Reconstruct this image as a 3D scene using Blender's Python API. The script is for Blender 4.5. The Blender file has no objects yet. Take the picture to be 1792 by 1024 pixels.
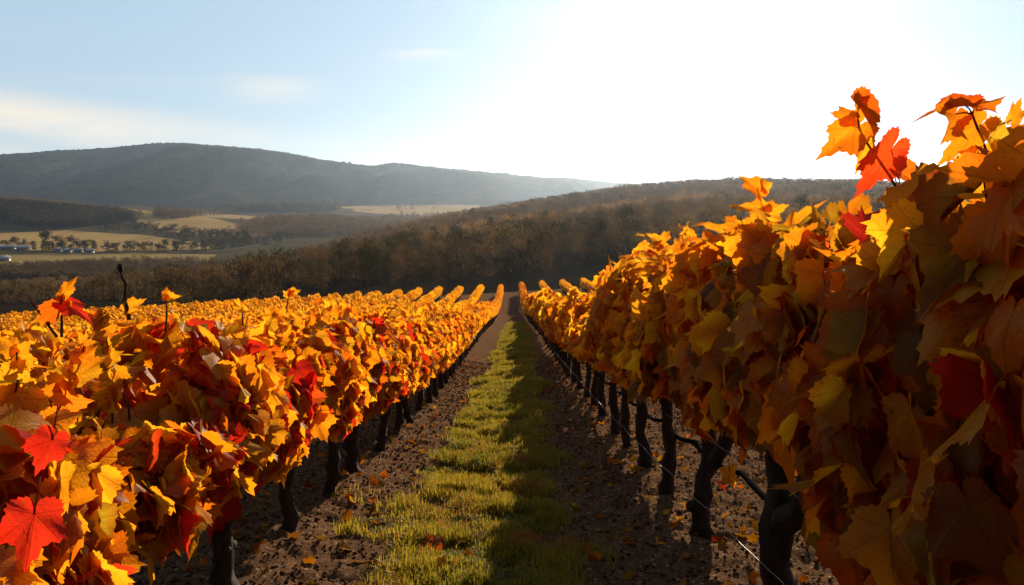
import bpy, math, random
import numpy as np
from mathutils import Vector

random.seed(7)
RNG = np.random.default_rng(7)
SC = bpy.context.scene

# ------------------------------------------------------------------ camera, sky, sun, exposure
F_PX, Y_HOR = 1406.0, 335.0                    # focal length and true horizon, in photo pixels
PITCH = math.atan((512 - Y_HOR) / F_PX)
CAM_Z = 1.5
SUN_EL, SUN_AZ = math.radians(14.0), math.radians(14.0)      # azimuth clockwise from +Y

cam_d = bpy.data.cameras.new('camera')
cam = bpy.data.objects.new('camera', cam_d)
SC.collection.objects.link(cam)
cam.location = (0, 0, CAM_Z)
cam.rotation_euler = (math.pi / 2 - PITCH, 0, 0)
cam_d.sensor_width = 36.0
cam_d.lens = F_PX / 1792 * 36.0
cam_d.clip_start = 0.05
cam_d.clip_end = 60000
SC.camera = cam

SUN_DIR = Vector((math.sin(SUN_AZ) * math.cos(SUN_EL), math.cos(SUN_AZ) * math.cos(SUN_EL), math.sin(SUN_EL)))

world = bpy.data.worlds.new('World')
SC.world = world
world.use_nodes = True
wt = world.node_tree
for n in list(wt.nodes):
    wt.nodes.remove(n)


def build_world():
    N, L = wt.nodes, wt.links

    def math_(op, a, b=None, clamp=False):
        n = N.new('ShaderNodeMath')
        n.operation = op
        n.use_clamp = clamp
        for i, v in enumerate((a, b)):
            if v is None:
                continue
            if isinstance(v, (int, float)):
                n.inputs[i].default_value = v
            else:
                L.new(v, n.inputs[i])
        return n.outputs[0]
    out = N.new('ShaderNodeOutputWorld')
    sky = N.new('ShaderNodeTexSky')
    sky.sky_type = 'NISHITA'
    sky.sun_disc = False
    sky.sun_elevation = SUN_EL
    sky.sun_rotation = SUN_AZ
    sky.air_density = 1.0
    sky.dust_density = 0.3
    sky.ozone_density = 2.0
    tc = N.new('ShaderNodeTexCoord')
    nrm = N.new('ShaderNodeVectorMath')
    nrm.operation = 'NORMALIZE'
    L.new(tc.outputs['Generated'], nrm.inputs[0])
    dot = N.new('ShaderNodeVectorMath')
    dot.operation = 'DOT_PRODUCT'
    L.new(nrm.outputs[0], dot.inputs[0])
    dot.inputs[1].default_value = SUN_DIR
    d = math_('MAXIMUM', dot.outputs['Value'], 0.0)
    # the bright aureole that real hazy air has round the sun
    a1 = math_('MULTIPLY', math_('POWER', d, 150.0), AUREOLE[0])
    a2 = math_('MULTIPLY', math_('POWER', d, 40.0), AUREOLE[1])
    au = math_('ADD', a1, a2)
    auc = N.new('ShaderNodeMix')
    auc.data_type = 'RGBA'
    auc.blend_type = 'MULTIPLY'
    auc.inputs[0].default_value = 1.0
    cmb = N.new('ShaderNodeCombineColor')
    for i in range(3):
        L.new(au, cmb.inputs[i])
    L.new(cmb.outputs[0], auc.inputs[6])
    auc.inputs[7].default_value = (1.0, 0.97, 0.88, 1)
    # thin streaks of high cloud, in the plane of the cloud deck
    sep = N.new('ShaderNodeSeparateXYZ')
    L.new(nrm.outputs[0], sep.inputs[0])
    zz = math_('ADD', math_('MAXIMUM', sep.outputs[2], 0.0), 0.05)
    cx = math_('DIVIDE', sep.outputs[0], zz)
    cy = math_('DIVIDE', sep.outputs[1], zz)
    cv = N.new('ShaderNodeCombineXYZ')
    L.new(math_('MULTIPLY', cx, 0.30), cv.inputs[0])
    L.new(math_('MULTIPLY', cy, 0.85), cv.inputs[1])
    noi = N.new('ShaderNodeTexNoise')
    noi.inputs['Scale'].default_value = 0.9
    noi.inputs['Detail'].default_value = 8
    noi.inputs['Roughness'].default_value = 0.6
    noi.inputs['Distortion'].default_value = 0.5
    L.new(cv.outputs[0], noi.inputs['Vector'])
    mr = N.new('ShaderNodeMapRange')
    mr.interpolation_type = 'SMOOTHSTEP'
    mr.inputs[1].default_value = 0.52
    mr.inputs[2].default_value = 0.78
    L.new(noi.outputs['Fac'], mr.inputs[0])

    def band(sock, c, w):
        # smooth bump of half width w round c
        m = N.new('ShaderNodeMapRange')
        m.interpolation_type = 'SMOOTHSTEP'
        m.inputs[1].default_value = w
        m.inputs[2].default_value = 0.0
        L.new(math_('ABSOLUTE', math_('SUBTRACT', sock, c)), m.inputs[0])
        return m.outputs[0]
    # azimuth (tan) and elevation of the streak low in the left of the sky
    taz = math_('DIVIDE', sep.outputs[0], math_('MAXIMUM', sep.outputs[1], 0.01))
    elv = sep.outputs[2]
    wob = N.new('ShaderNodeTexNoise')
    wob.inputs['Scale'].default_value = 3.0
    wob.inputs['Detail'].default_value = 8
    wob.inputs['Roughness'].default_value = 0.62
    cv2 = N.new('ShaderNodeCombineXYZ')
    L.new(math_('MULTIPLY', taz, 1.6), cv2.inputs[0])
    L.new(math_('MULTIPLY', elv, 12.0), cv2.inputs[1])
    L.new(cv2.outputs[0], wob.inputs['Vector'])
    el_c = math_('ADD', math_('MULTIPLY', math_('ADD', taz, 0.64), -0.075), 0.083)
    el_w = math_('ADD', elv, math_('MULTIPLY', math_('SUBTRACT', wob.outputs['Fac'], 0.5), 0.035))
    rel = math_('SUBTRACT', el_w, el_c)
    streak = math_('MULTIPLY', band(rel, 0.0, 0.034), band(taz, -0.66, 0.55))
    streak = math_('MULTIPLY', streak, math_('ADD', math_('MULTIPLY', wob.outputs['Fac'], 1.3), 0.1))
    low = math_('MULTIPLY', band(el_w, 0.045, 0.012), band(taz, -0.75, 0.24))
    puff = math_('MULTIPLY', band(math_('ADD', el_w, 0.0), 0.118, 0.02), band(taz, -0.29, 0.09))
    puff2 = math_('MULTIPLY', band(el_w, 0.16, 0.012), band(taz, -0.11, 0.07))
    far = math_('MULTIPLY', math_('MULTIPLY', mr.outputs[0], 0.22), math_('MULTIPLY', elv, 8.0, True))
    cl = math_('ADD', math_('ADD', streak, math_('MULTIPLY', low, 0.7)), math_('ADD', math_('MULTIPLY', puff, 0.35), math_('MULTIPLY', puff2, 0.3)))
    cl = math_('ADD', cl, far)
    cl = math_('MINIMUM', cl, 0.9)
    b1 = N.new('ShaderNodeBackground')
    b1.inputs[1].default_value = SKY_STRENGTH
    tint = N.new('ShaderNodeMix')
    tint.data_type = 'RGBA'
    tint.blend_type = 'MULTIPLY'
    tint.inputs[0].default_value = 1.0
    tint.inputs[7].default_value = SKY_TINT
    gm = N.new('ShaderNodeGamma')
    gm.inputs[1].default_value = SKY_GAMMA
    L.new(sky.outputs[0], gm.inputs[0])
    L.new(gm.outputs[0], tint.inputs[6])
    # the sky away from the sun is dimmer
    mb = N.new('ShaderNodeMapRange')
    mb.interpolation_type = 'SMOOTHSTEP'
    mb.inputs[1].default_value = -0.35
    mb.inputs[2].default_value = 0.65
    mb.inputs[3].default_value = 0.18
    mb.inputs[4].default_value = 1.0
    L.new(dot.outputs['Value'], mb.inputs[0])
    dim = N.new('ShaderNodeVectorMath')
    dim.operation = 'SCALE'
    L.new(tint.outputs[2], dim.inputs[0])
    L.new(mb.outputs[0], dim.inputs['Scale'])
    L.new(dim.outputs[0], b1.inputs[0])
    b2 = N.new('ShaderNodeBackground')
    b2.inputs[1].default_value = 1.0
    L.new(auc.outputs[2], b2.inputs[0])
    b3 = N.new('ShaderNodeBackground')
    b3.inputs[0].default_value = CLOUD_COL
    b3.inputs[1].default_value = 1.0
    ms = N.new('ShaderNodeMixShader')
    L.new(cl, ms.inputs[0])
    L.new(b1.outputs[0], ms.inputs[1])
    L.new(b3.outputs[0], ms.inputs[2])
    ad = N.new('ShaderNodeAddShader')
    L.new(ms.outputs[0], ad.inputs[0])
    L.new(b2.outputs[0], ad.inputs[1])
    L.new(ad.outputs[0], out.inputs[0])


SKY_STRENGTH = 0.15
SKY_GAMMA = 0.22
SKY_TINT = (1.28, 1.60, 1.90, 1)
AUREOLE = (0.15, 0.0)
CLOUD_COL = (0.58, 0.50, 0.40, 1)
build_world()

sun_d = bpy.data.lights.new('sun', 'SUN')
sun_d.energy = 5.0
sun_d.angle = math.radians(0.5)
sun_d.color = (1.0, 0.86, 0.66)
sun = bpy.data.objects.new('sun', sun_d)
SC.collection.objects.link(sun)
sun.rotation_euler = SUN_DIR.to_track_quat('Z', 'Y').to_euler()

SC.view_settings.view_transform = 'Standard'
SC.view_settings.look = 'None'
SC.view_settings.exposure = 0.9
SC.view_settings.gamma = 1.0
SC.view_settings.use_curve_mapping = False
SC.cycles.max_bounces = 10
SC.cycles.diffuse_bounces = 5
SC.cycles.transmission_bounces = 6
SC.cycles.glossy_bounces = 2
SC.cycles.volume_bounces = 0
SC.cycles.sample_clamp_indirect = 6.0
SC.cycles.use_denoising = True


# ------------------------------------------------------------------ helpers
def ray(px, py):
    a = (px - 896) / F_PX
    b = (512 - py) / F_PX
    return np.array([a, math.cos(PITCH) + b * math.sin(PITCH), -math.sin(PITCH) + b * math.cos(PITCH)])


def at(px, py, y):
    """The world point y metres ahead that the photo shows at (px, py)."""
    r = ray(px, py)
    r = r * (y / r[1])
    return np.array([r[0], r[1], r[2] + CAM_Z])


def smooth(t):
    t = np.clip(t, 0, 1)
    return t * t * (3 - 2 * t)


_TAB = RNG.random((256, 256))


def noise2(x, y):
    x = np.asarray(x, float)
    y = np.asarray(y, float)
    xi, yi = np.floor(x).astype(int), np.floor(y).astype(int)
    fx, fy = smooth(x - xi), smooth(y - yi)
    a = _TAB[xi % 256, yi % 256]
    b = _TAB[(xi + 1) % 256, yi % 256]
    c = _TAB[xi % 256, (yi + 1) % 256]
    d = _TAB[(xi + 1) % 256, (yi + 1) % 256]
    return (a * (1 - fx) + b * fx) * (1 - fy) + (c * (1 - fx) + d * fx) * fy - 0.5


def fbm(x, y, o=4):
    v, a = 0, 1.0
    for i in range(o):
        v = v + a * noise2(np.asarray(x) * 2 ** i + 17.3 * i, np.asarray(y) * 2 ** i + 5.1 * i)
        a *= 0.5
    return v


def mk_mesh(name, V, T, mats, col=None, uv=None, smooth_=False, midx=None):
    """A mesh from numpy arrays: V (n,3), T (m,3 or 4)."""
    me = bpy.data.meshes.new(name)
    V = np.asarray(V, np.float32)
    T = np.asarray(T, np.int32)
    k = T.shape[1]
    me.vertices.add(len(V))
    me.vertices.foreach_set('co', V.ravel())
    me.loops.add(T.size)
    me.loops.foreach_set('vertex_index', T.ravel())
    me.polygons.add(len(T))
    me.polygons.foreach_set('loop_start', np.arange(0, T.size, k, dtype=np.int32))
    me.polygons.foreach_set('loop_total', np.full(len(T), k, np.int32))
    if smooth_:
        me.polygons.foreach_set('use_smooth', np.ones(len(T), bool))
    if midx is not None:
        me.polygons.foreach_set('material_index', np.asarray(midx, np.int32))
    me.update(calc_edges=True)
    if col is not None:
        ca = me.color_attributes.new('Col', 'FLOAT_COLOR', 'POINT')
        c4 = np.ones((len(V), 4), np.float32)
        c4[:, :3] = col
        ca.data.foreach_set('color', c4.ravel())
    if uv is not None:
        ul = me.uv_layers.new(name='UVMap')
        ul.data.foreach_set('uv', np.asarray(uv, np.float32)[T.ravel()].ravel())
    for m in (mats if isinstance(mats, (list, tuple)) else [mats]):
        me.materials.append(m)
    return me


def link(name, me, parent=None, loc=None):
    o = bpy.data.objects.new(name, me)
    SC.collection.objects.link(o)
    if parent is not None:
        o.parent = parent
    if loc is not None:
        o.location = loc
    return o


def thing(name, label, cat, loc=(0, 0, 0), group=None, me=None):
    o = bpy.data.objects.new(name, me)
    SC.collection.objects.link(o)
    o.location = loc
    tag(o, label, cat, group)
    return o


def tag(o, label, cat, group=None):
    o['label'] = label
    o['category'] = cat
    if group:
        o['group'] = group


def kind(o, k):
    o['kind'] = k
    return o


class Acc:
    """Collects vertices, triangles and colours of one part."""

    def __init__(self):
        self.v, self.t, self.c, self.u, self.n = [], [], [], [], 0

    def add(self, V, T, C=None, U=None):
        V = np.asarray(V, float).reshape(-1, 3)
        self.v.append(V)
        self.t.append(np.asarray(T, int) + self.n)
        self.c.append(np.broadcast_to(np.asarray(C if C is not None else (1, 1, 1), float), V.shape))
        self.u.append(U if U is not None else np.zeros((len(V), 2)))
        self.n += len(V)

    def mesh(self, name, mat, smooth_=False):
        return mk_mesh(name, np.vstack(self.v), np.vstack(self.t), mat, np.vstack(self.c), np.vstack(self.u), smooth_)


def tube(P, R, sides=7, bump=0.0, rng=RNG, cap=True):
    """Quads-as-triangles tube along points P with radii R."""
    P = np.asarray(P, float)
    R = np.broadcast_to(np.asarray(R, float), (len(P),))
    tang = np.gradient(P, axis=0)
    tang /= np.linalg.norm(tang, axis=1)[:, None] + 1e-9
    ref = np.array([1.0, 0, 0]) if abs(tang[0, 0]) < 0.8 else np.array([0, 0, 1.0])
    V = []
    ang = np.linspace(0, 2 * math.pi, sides, endpoint=False)
    for p, t, r in zip(P, tang, R):
        x = ref - t * ref.dot(t)
        x /= np.linalg.norm(x)
        y = np.cross(t, x)
        rr = r * (1 + bump * (rng.random(sides) - 0.5) * 2)
        V.append(p + (np.cos(ang) * rr)[:, None] * x + (np.sin(ang) * rr)[:, None] * y)
    V = np.vstack(V)
    T = []
    n = len(P)
    for i in range(n - 1):
        for j in range(sides):
            a, b = i * sides + j, i * sides + (j + 1) % sides
            c, d = a + sides, b + sides
            T += [(a, b, d), (a, d, c)]
    if cap:
        V = np.vstack([V, P[0], P[-1]])
        for j in range(sides):
            T.append((len(V) - 2, (j + 1) % sides, j))
            T.append((len(V) - 1, (n - 1) * sides + j, (n - 1) * sides + (j + 1) % sides))
    return V, np.array(T)


# ------------------------------------------------------------------ materials
def new_mat(name):
    m = bpy.data.materials.new(name)
    m.use_nodes = True
    nt = m.node_tree
    for n in list(nt.nodes):
        nt.nodes.remove(n)
    out = nt.nodes.new('ShaderNodeOutputMaterial')
    return m, nt, nt.nodes, nt.links, out


def ramp(nt, fac, stops):
    r = nt.nodes.new('ShaderNodeValToRGB')
    e = r.color_ramp.elements
    while len(e) < len(stops):
        e.new(0.5)
    for i, (p, c) in enumerate(stops):
        e[i].position = p
        e[i].color = (*c, 1)
    nt.links.new(fac, r.inputs[0])
    return r.outputs[0]


def noise_node(nt, scale, detail=5, rough=0.6, vec=None, dist=0.0):
    n = nt.nodes.new('ShaderNodeTexNoise')
    n.inputs['Scale'].default_value = scale
    n.inputs['Detail'].default_value = detail
    n.inputs['Roughness'].default_value = rough
    n.inputs['Distortion'].default_value = dist
    if vec is not None:
        nt.links.new(vec, n.inputs['Vector'])
    return n.outputs['Fac']


def obj_coord(nt):
    n = nt.nodes.new('ShaderNodeTexCoord')
    return n.outputs['Object']


def geo_pos(nt):
    return nt.nodes.new('ShaderNodeNewGeometry').outputs['Position']


def mix_rgb(nt, fac, a, b, mode='MIX'):
    m = nt.nodes.new('ShaderNodeMix')
    m.data_type = 'RGBA'
    m.blend_type = mode
    for s, v in ((0, fac), (6, a), (7, b)):
        if isinstance(v, (int, float)):
            m.inputs[s].default_value = v
        elif isinstance(v, tuple):
            m.inputs[s].default_value = (*v, 1) if len(v) == 3 else v
        else:
            nt.links.new(v, m.inputs[s])
    return m.outputs[2]


def mth(nt, op, a, b=None, clamp=False):
    n = nt.nodes.new('ShaderNodeMath')
    n.operation = op
    n.use_clamp = clamp
    for i, v in enumerate((a, b)):
        if v is None:
            continue
        if isinstance(v, (int, float)):
            n.inputs[i].default_value = v
        else:
            nt.links.new(v, n.inputs[i])
    return n.outputs[0]


def leaf_material(name, trans=0.74, gloss=0.008, veins=True, hue_obj=0.0):
    """A thin leaf: scatters light back, lets light through, and has a weak waxy sheen."""
    m, nt, N, L, out = new_mat(name)
    at_ = N.new('ShaderNodeAttribute')
    at_.attribute_name = 'Col'
    col = at_.outputs['Color']
    # mottling of the blade
    nz = noise_node(nt, 22.0, 4, 0.6, obj_coord(nt))
    col = mix_rgb(nt, mth(nt, 'MULTIPLY', nz, 0.55), col, mix_rgb(nt, 1.0, col, (0.78, 0.6, 0.45), 'MULTIPLY'))
    if veins:
        # brown specks and dried patches
        sp1 = noise_node(nt, 75.0, 2, 0.5, obj_coord(nt))
        sr = N.new('ShaderNodeMapRange')
        sr.inputs[1].default_value = 0.66
        sr.inputs[2].default_value = 0.74
        L.new(sp1, sr.inputs[0])
        col = mix_rgb(nt, mth(nt, 'MULTIPLY', sr.outputs[0], 0.75), col, (0.16, 0.055, 0.012))
        gz = noise_node(nt, 9.0, 2, 0.5, obj_coord(nt))
        gr = N.new('ShaderNodeMapRange')
        gr.inputs[1].default_value = 0.52
        gr.inputs[2].default_value = 0.6
        L.new(gz, gr.inputs[0])
        col = mix_rgb(nt, mth(nt, 'MULTIPLY', gr.outputs[0], 0.45), col, mix_rgb(nt, 1.0, col, (0.9, 0.45, 0.5), 'MULTIPLY'))
    if veins:
        uvn = N.new('ShaderNodeUVMap')
        sp = N.new('ShaderNodeSeparateXYZ')
        L.new(uvn.outputs[0], sp.inputs[0])
        u = mth(nt, 'ABSOLUTE', sp.outputs[0])
        v = sp.outputs[1]
        vf = None
        for ang, w in ((0.0, 0.016), (0.82, 0.013), (1.75, 0.011)):
            # distance of (u, v) from the vein's half line
            sx, cx = math.sin(ang), math.cos(ang)
            along = mth(nt, 'ADD', mth(nt, 'MULTIPLY', u, sx), mth(nt, 'MULTIPLY', v, cx))
            off = mth(nt, 'ABSOLUTE', mth(nt, 'SUBTRACT', mth(nt, 'MULTIPLY', u, cx), mth(nt, 'MULTIPLY', v, sx)))
            r = N.new('ShaderNodeMapRange')
            r.inputs[1].default_value = w
            r.inputs[2].default_value = w * 0.3
            L.new(off, r.inputs[0])
            f = mth(nt, 'MULTIPLY', r.outputs[0], mth(nt, 'GREATER_THAN', along, 0.0))
            # side veins leaving this one
            if ang < 1.0:
                sv = mth(nt, 'ABSOLUTE', mth(nt, 'SUBTRACT', mth(nt, 'FRACT', mth(nt, 'MULTIPLY', mth(nt, 'SUBTRACT', along, mth(nt, 'MULTIPLY', off, 0.9)), 6.5)), 0.5))
                r2 = N.new('ShaderNodeMapRange')
                r2.inputs[1].default_value = 0.055
                r2.inputs[2].default_value = 0.01
                L.new(sv, r2.inputs[0])
                near = N.new('ShaderNodeMapRange')
                near.inputs[1].default_value = 0.30
                near.inputs[2].default_value = 0.22
                L.new(off, near.inputs[0])
                f = mth(nt, 'MAXIMUM', f, mth(nt, 'MULTIPLY', mth(nt, 'MULTIPLY', r2.outputs[0], near.outputs[0]), 0.45))
            vf = f if vf is None else mth(nt, 'MAXIMUM', vf, f)
        col = mix_rgb(nt, mth(nt, 'MULTIPLY', vf, 0.55), col, mix_rgb(nt, 1.0, col, (0.55, 0.5, 0.4), 'MULTIPLY'))
    if hue_obj:
        oi = N.new('ShaderNodeObjectInfo')
        hs = N.new('ShaderNodeHueSaturation')
        hs.inputs['Hue'].default_value = 0.5
        L.new(mth(nt, 'ADD', mth(nt, 'MULTIPLY', mth(nt, 'SUBTRACT', oi.outputs['Random'], 0.5), hue_obj), 0.5), hs.inputs['Hue'])
        L.new(mth(nt, 'ADD', mth(nt, 'MULTIPLY', oi.outputs['Random'], 0.25), 0.88), hs.inputs['Value'])
        L.new(col, hs.inputs['Color'])
        col = hs.outputs[0]
    df = N.new('ShaderNodeBsdfDiffuse')
    tr = N.new('ShaderNodeBsdfTranslucent')
    if veins:
        # blistered blade with sunken veins
        bp = N.new('ShaderNodeBump')
        bp.inputs['Strength'].default_value = 0.55
        bp.inputs['Distance'].default_value = 0.004
        bh = noise_node(nt, 130.0, 3, 0.6, obj_coord(nt))
        L.new(mth(nt, 'SUBTRACT', mth(nt, 'ADD', bh, mth(nt, 'MULTIPLY', nz, 1.5)), mth(nt, 'MULTIPLY', vf, 0.8)), bp.inputs['Height'])
        L.new(bp.outputs[0], df.inputs['Normal'])
        L.new(bp.outputs[0], tr.inputs['Normal'])
    L.new(col, df.inputs[0])
    L.new(mix_rgb(nt, 1.0, col, TRANS_TINT, 'MULTIPLY'), tr.inputs[0])
    ms = N.new('ShaderNodeMixShader')
    ms.inputs[0].default_value = trans
    L.new(df.outputs[0], ms.inputs[1])
    L.new(tr.outputs[0], ms.inputs[2])
    gl = N.new('ShaderNodeBsdfGlossy')
    gl.inputs['Roughness'].default_value = 0.42
    gl.inputs['Color'].default_value = (1, 0.97, 0.9, 1)
    m2 = N.new('ShaderNodeMixShader')
    m2.inputs[0].default_value = gloss
    L.new(ms.outputs[0], m2.inputs[1])
    L.new(gl.outputs[0], m2.inputs[2])
    L.new(m2.outputs[0], out.inputs[0])
    return m


TRANS_TINT = (1.0, 0.88, 0.6)
M_LEAF = leaf_material('vine_leaf')
M_LEAF_FAR = leaf_material('vine_leaf_far', veins=False, hue_obj=0.03)
M_DRY = leaf_material('dry_leaf', trans=0.25, gloss=0.0, veins=False)
M_GRASS = leaf_material('grass_blade', trans=0.55, gloss=0.01, veins=False)
M_CROWN = leaf_material('bare_crown', trans=0.32, gloss=0.0, veins=False)


def bark_material(name, c0, c1, scale=30):
    m, nt, N, L, out = new_mat(name)
    oc = obj_coord(nt)
    mp = N.new('ShaderNodeMapping')
    mp.inputs['Scale'].default_value = (1, 1, 0.22)
    L.new(oc, mp.inputs[0])
    nz = noise_node(nt, scale, 6, 0.7, mp.outputs[0], 0.8)
    p = N.new('ShaderNodeBsdfPrincipled')
    L.new(ramp(nt, nz, [(0.3, c0), (0.7, c1)]), p.inputs['Base Color'])
    p.inputs['Roughness'].default_value = 0.92
    p.inputs['Specular IOR Level'].default_value = 0.2
    b = N.new('ShaderNodeBump')
    b.inputs['Strength'].default_value = 0.9
    b.inputs['Distance'].default_value = 0.02
    L.new(nz, b.inputs['Height'])
    L.new(b.outputs[0], p.inputs['Normal'])
    L.new(p.outputs[0], out.inputs[0])
    return m


M_BARK = bark_material('vine_bark', (0.018, 0.012, 0.009), (0.07, 0.048, 0.034))
M_CANE = bark_material('cane_bark', (0.05, 0.022, 0.012), (0.13, 0.06, 0.03), 60)
M_TREEBARK = bark_material('tree_bark', (0.05, 0.04, 0.03), (0.12, 0.09, 0.065), 3)


def simple_mat(name, col, rough=0.6, metal=0.0, nscale=8.0, var=0.35):
    m, nt, N, L, out = new_mat(name)
    p = N.new('ShaderNodeBsdfPrincipled')
    nz = noise_node(nt, nscale, 4, 0.6, obj_coord(nt))
    L.new(ramp(nt, nz, [(0.25, tuple(c * (1 - var) for c in col)), (0.75, tuple(min(1, c * (1 + var * 0.6)) for c in col))]), p.inputs['Base Color'])
    p.inputs['Roughness'].default_value = rough
    p.inputs['Metallic'].default_value = metal
    p.inputs['Specular IOR Level'].default_value = 0.0 if rough > 0.8 else 0.4
    L.new(p.outputs[0], out.inputs[0])
    return m


M_WIRE = simple_mat('galvanised_wire', (0.22, 0.21, 0.20), 0.6, 0.6)
M_HOSE = simple_mat('black_hose', (0.015, 0.014, 0.014), 0.85)
M_WALL = simple_mat('house_render', (0.5, 0.47, 0.42), 0.85, 0, 0.6, 0.2)
M_ROOF = simple_mat('house_roof', (0.30, 0.29, 0.29), 0.7, 0, 1.2, 0.3)
M_PALEROOF = simple_mat('pale_roof', (0.36, 0.36, 0.37), 0.45, 0, 1.0, 0.15)
M_PANE = simple_mat('window_pane', (0.04, 0.05, 0.06), 0.15, 0, 1, 0.1)
M_DOOR = simple_mat('door_wood', (0.12, 0.07, 0.04), 0.7, 0, 3, 0.3)


def soil_material():
    m, nt, N, L, out = new_mat('vineyard_soil')
    gp = geo_pos(nt)
    n1 = noise_node(nt, 2.2, 6, 0.65, gp)
    n2 = noise_node(nt, 24.0, 6, 0.75, gp)
    n3 = noise_node(nt, 95.0, 3, 0.7, gp)
    c = ramp(nt, n2, [(0.28, (0.042, 0.024, 0.015)), (0.5, (0.14, 0.070, 0.036)), (0.72, (0.26, 0.14, 0.075))])
    c = mix_rgb(nt, mth(nt, 'MULTIPLY', n1, 0.5), c, (0.11, 0.07, 0.04))
    # straw and leaf crumbs
    vo = N.new('ShaderNodeTexVoronoi')
    vo.inputs['Scale'].default_value = 42.0
    L.new(gp, vo.inputs['Vector'])
    sp = N.new('ShaderNodeSeparateColor')
    L.new(vo.outputs['Color'], sp.inputs[0])
    crumb = mth(nt, 'MULTIPLY', mth(nt, 'GREATER_THAN', sp.outputs[0], 0.80), mth(nt, 'LESS_THAN', vo.outputs['Distance'], 0.42))
    c = mix_rgb(nt, mth(nt, 'MULTIPLY', crumb, 0.8), c, ramp(nt, sp.outputs[1], [(0.0, (0.24, 0.10, 0.03)), (0.6, (0.36, 0.19, 0.07)), (1.0, (0.42, 0.33, 0.22))]))
    # green cast of low weeds under the grass strip (attribute written on the sheet)
    at_ = N.new('ShaderNodeAttribute')
    at_.attribute_name = 'Col'
    sg = N.new('ShaderNodeSeparateColor')
    L.new(at_.outputs['Color'], sg.inputs[0])
    c = mix_rgb(nt, mth(nt, 'MULTIPLY', sg.outputs[0], 0.75), c, ramp(nt, n2, [(0.3, (0.045, 0.05, 0.012)), (0.7, (0.13, 0.13, 0.03))]))
    p = N.new('ShaderNodeBsdfPrincipled')
    L.new(c, p.inputs['Base Color'])
    p.inputs['Roughness'].default_value = 0.95
    p.inputs['Specular IOR Level'].default_value = 0.0
    b = N.new('ShaderNodeBump')
    b.inputs['Strength'].default_value = 1.0
    b.inputs['Distance'].default_value = 0.03
    L.new(mth(nt, 'ADD', n2, mth(nt, 'MULTIPLY', n3, 0.35)), b.inputs['Height'])
    L.new(b.outputs[0], p.inputs['Normal'])
    L.new(p.outputs[0], out.inputs[0])
    return m


def land_material(name, stops, scale, scale2, bump=0.5, dist=1.0):
    m, nt, N, L, out = new_mat(name)
    gp = geo_pos(nt)
    n1 = noise_node(nt, scale, 7, 0.65, gp)
    n2 = noise_node(nt, scale2, 5, 0.7, gp)
    c = ramp(nt, mth(nt, 'ADD', mth(nt, 'MULTIPLY', n1, 0.6), mth(nt, 'MULTIPLY', n2, 0.4)), stops)
    p = N.new('ShaderNodeBsdfPrincipled')
    L.new(c, p.inputs['Base Color'])
    p.inputs['Roughness'].default_value = 0.95
    p.inputs['Specular IOR Level'].default_value = 0.0
    b = N.new('ShaderNodeBump')
    b.inputs['Strength'].default_value = bump
    b.inputs['Distance'].default_value = dist
    L.new(n2, b.inputs['Height'])
    L.new(b.outputs[0], p.inputs['Normal'])
    L.new(p.outputs[0], out.inputs[0])
    return m


M_SOIL = soil_material()
M_HILL = land_material('hill_floor', [(0.3, (0.014, 0.010, 0.007)), (0.7, (0.030, 0.022, 0.014))], 0.05, 0.6)
M_VALLEY = land_material('valley_floor', [(0.3, (0.045, 0.036, 0.018)), (0.7, (0.11, 0.08, 0.04))], 0.01, 0.12)
M_FIELD = land_material('stubble_field', [(0.3, (0.26, 0.155, 0.055)), (0.7, (0.40, 0.26, 0.10))], 0.012, 0.15, 0.2)
M_FIELD2 = land_material('grass_field', [(0.3, (0.20, 0.135, 0.048)), (0.7, (0.31, 0.215, 0.08))], 0.012, 0.15, 0.2)
M_MOUNT = land_material('mountain_woods', [(0.35, (0.010, 0.013, 0.010)), (0.5, (0.020, 0.024, 0.015)), (0.68, (0.085, 0.066, 0.036))], 0.0022, 0.03, 1.0, 14.0)
M_LANE = simple_mat('lane_gravel', (0.26, 0.21, 0.15), 0.9, 0, 0.3, 0.2)

# ------------------------------------------------------------------ terrain: vineyard slope
PROF_Y = np.array([-60, -10, 0, 3.5, 7, 10.5, 15, 20, 27, 40, 56, 75, 102, 125])
PROF_Z = np.array([5.0, 1.1, -0.02, -0.47, -1.05, -1.60, -2.25, -2.95, -3.78, -5.45, -7.75, -10.05, -11.6, -13.0])
ROW = 2.6
XL, XR = -1.38, 1.2


def grade(y):
    return 0.06 * smooth((np.asarray(y, float) - 4) / 12)


def ground0(x, y):
    return np.interp(y, PROF_Y, PROF_Z) + grade(y) * np.asarray(x)


def ground(x, y):
    z = ground0(x, y)
    # a low berm under every row
    u = (np.asarray(x) - XR + ROW / 2) / ROW
    d = np.abs(u - np.floor(u) - 0.5) * ROW
    return z + 0.07 * np.exp(-(d / 0.35) ** 2)


def ground_d(x, y):
    """The slope with its small bumps, as the sheet is built."""
    x, y = np.asarray(x, float), np.asarray(y, float)
    near = smooth((22 - y) / 12)
    return ground(x, y) + near * (0.050 * fbm(x * 2.3, y * 2.3, 3) + 0.045 * fbm(x * 9, y * 9, 3)) + 0.05 * (1 - near) * fbm(x * 1.2, y * 1.2, 3)


def grass_centre(y):
    return np.interp(y, [0, 5, 12, 27, 56], [-0.30, -0.25, -0.12, 0.12, 0.30])


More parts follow.
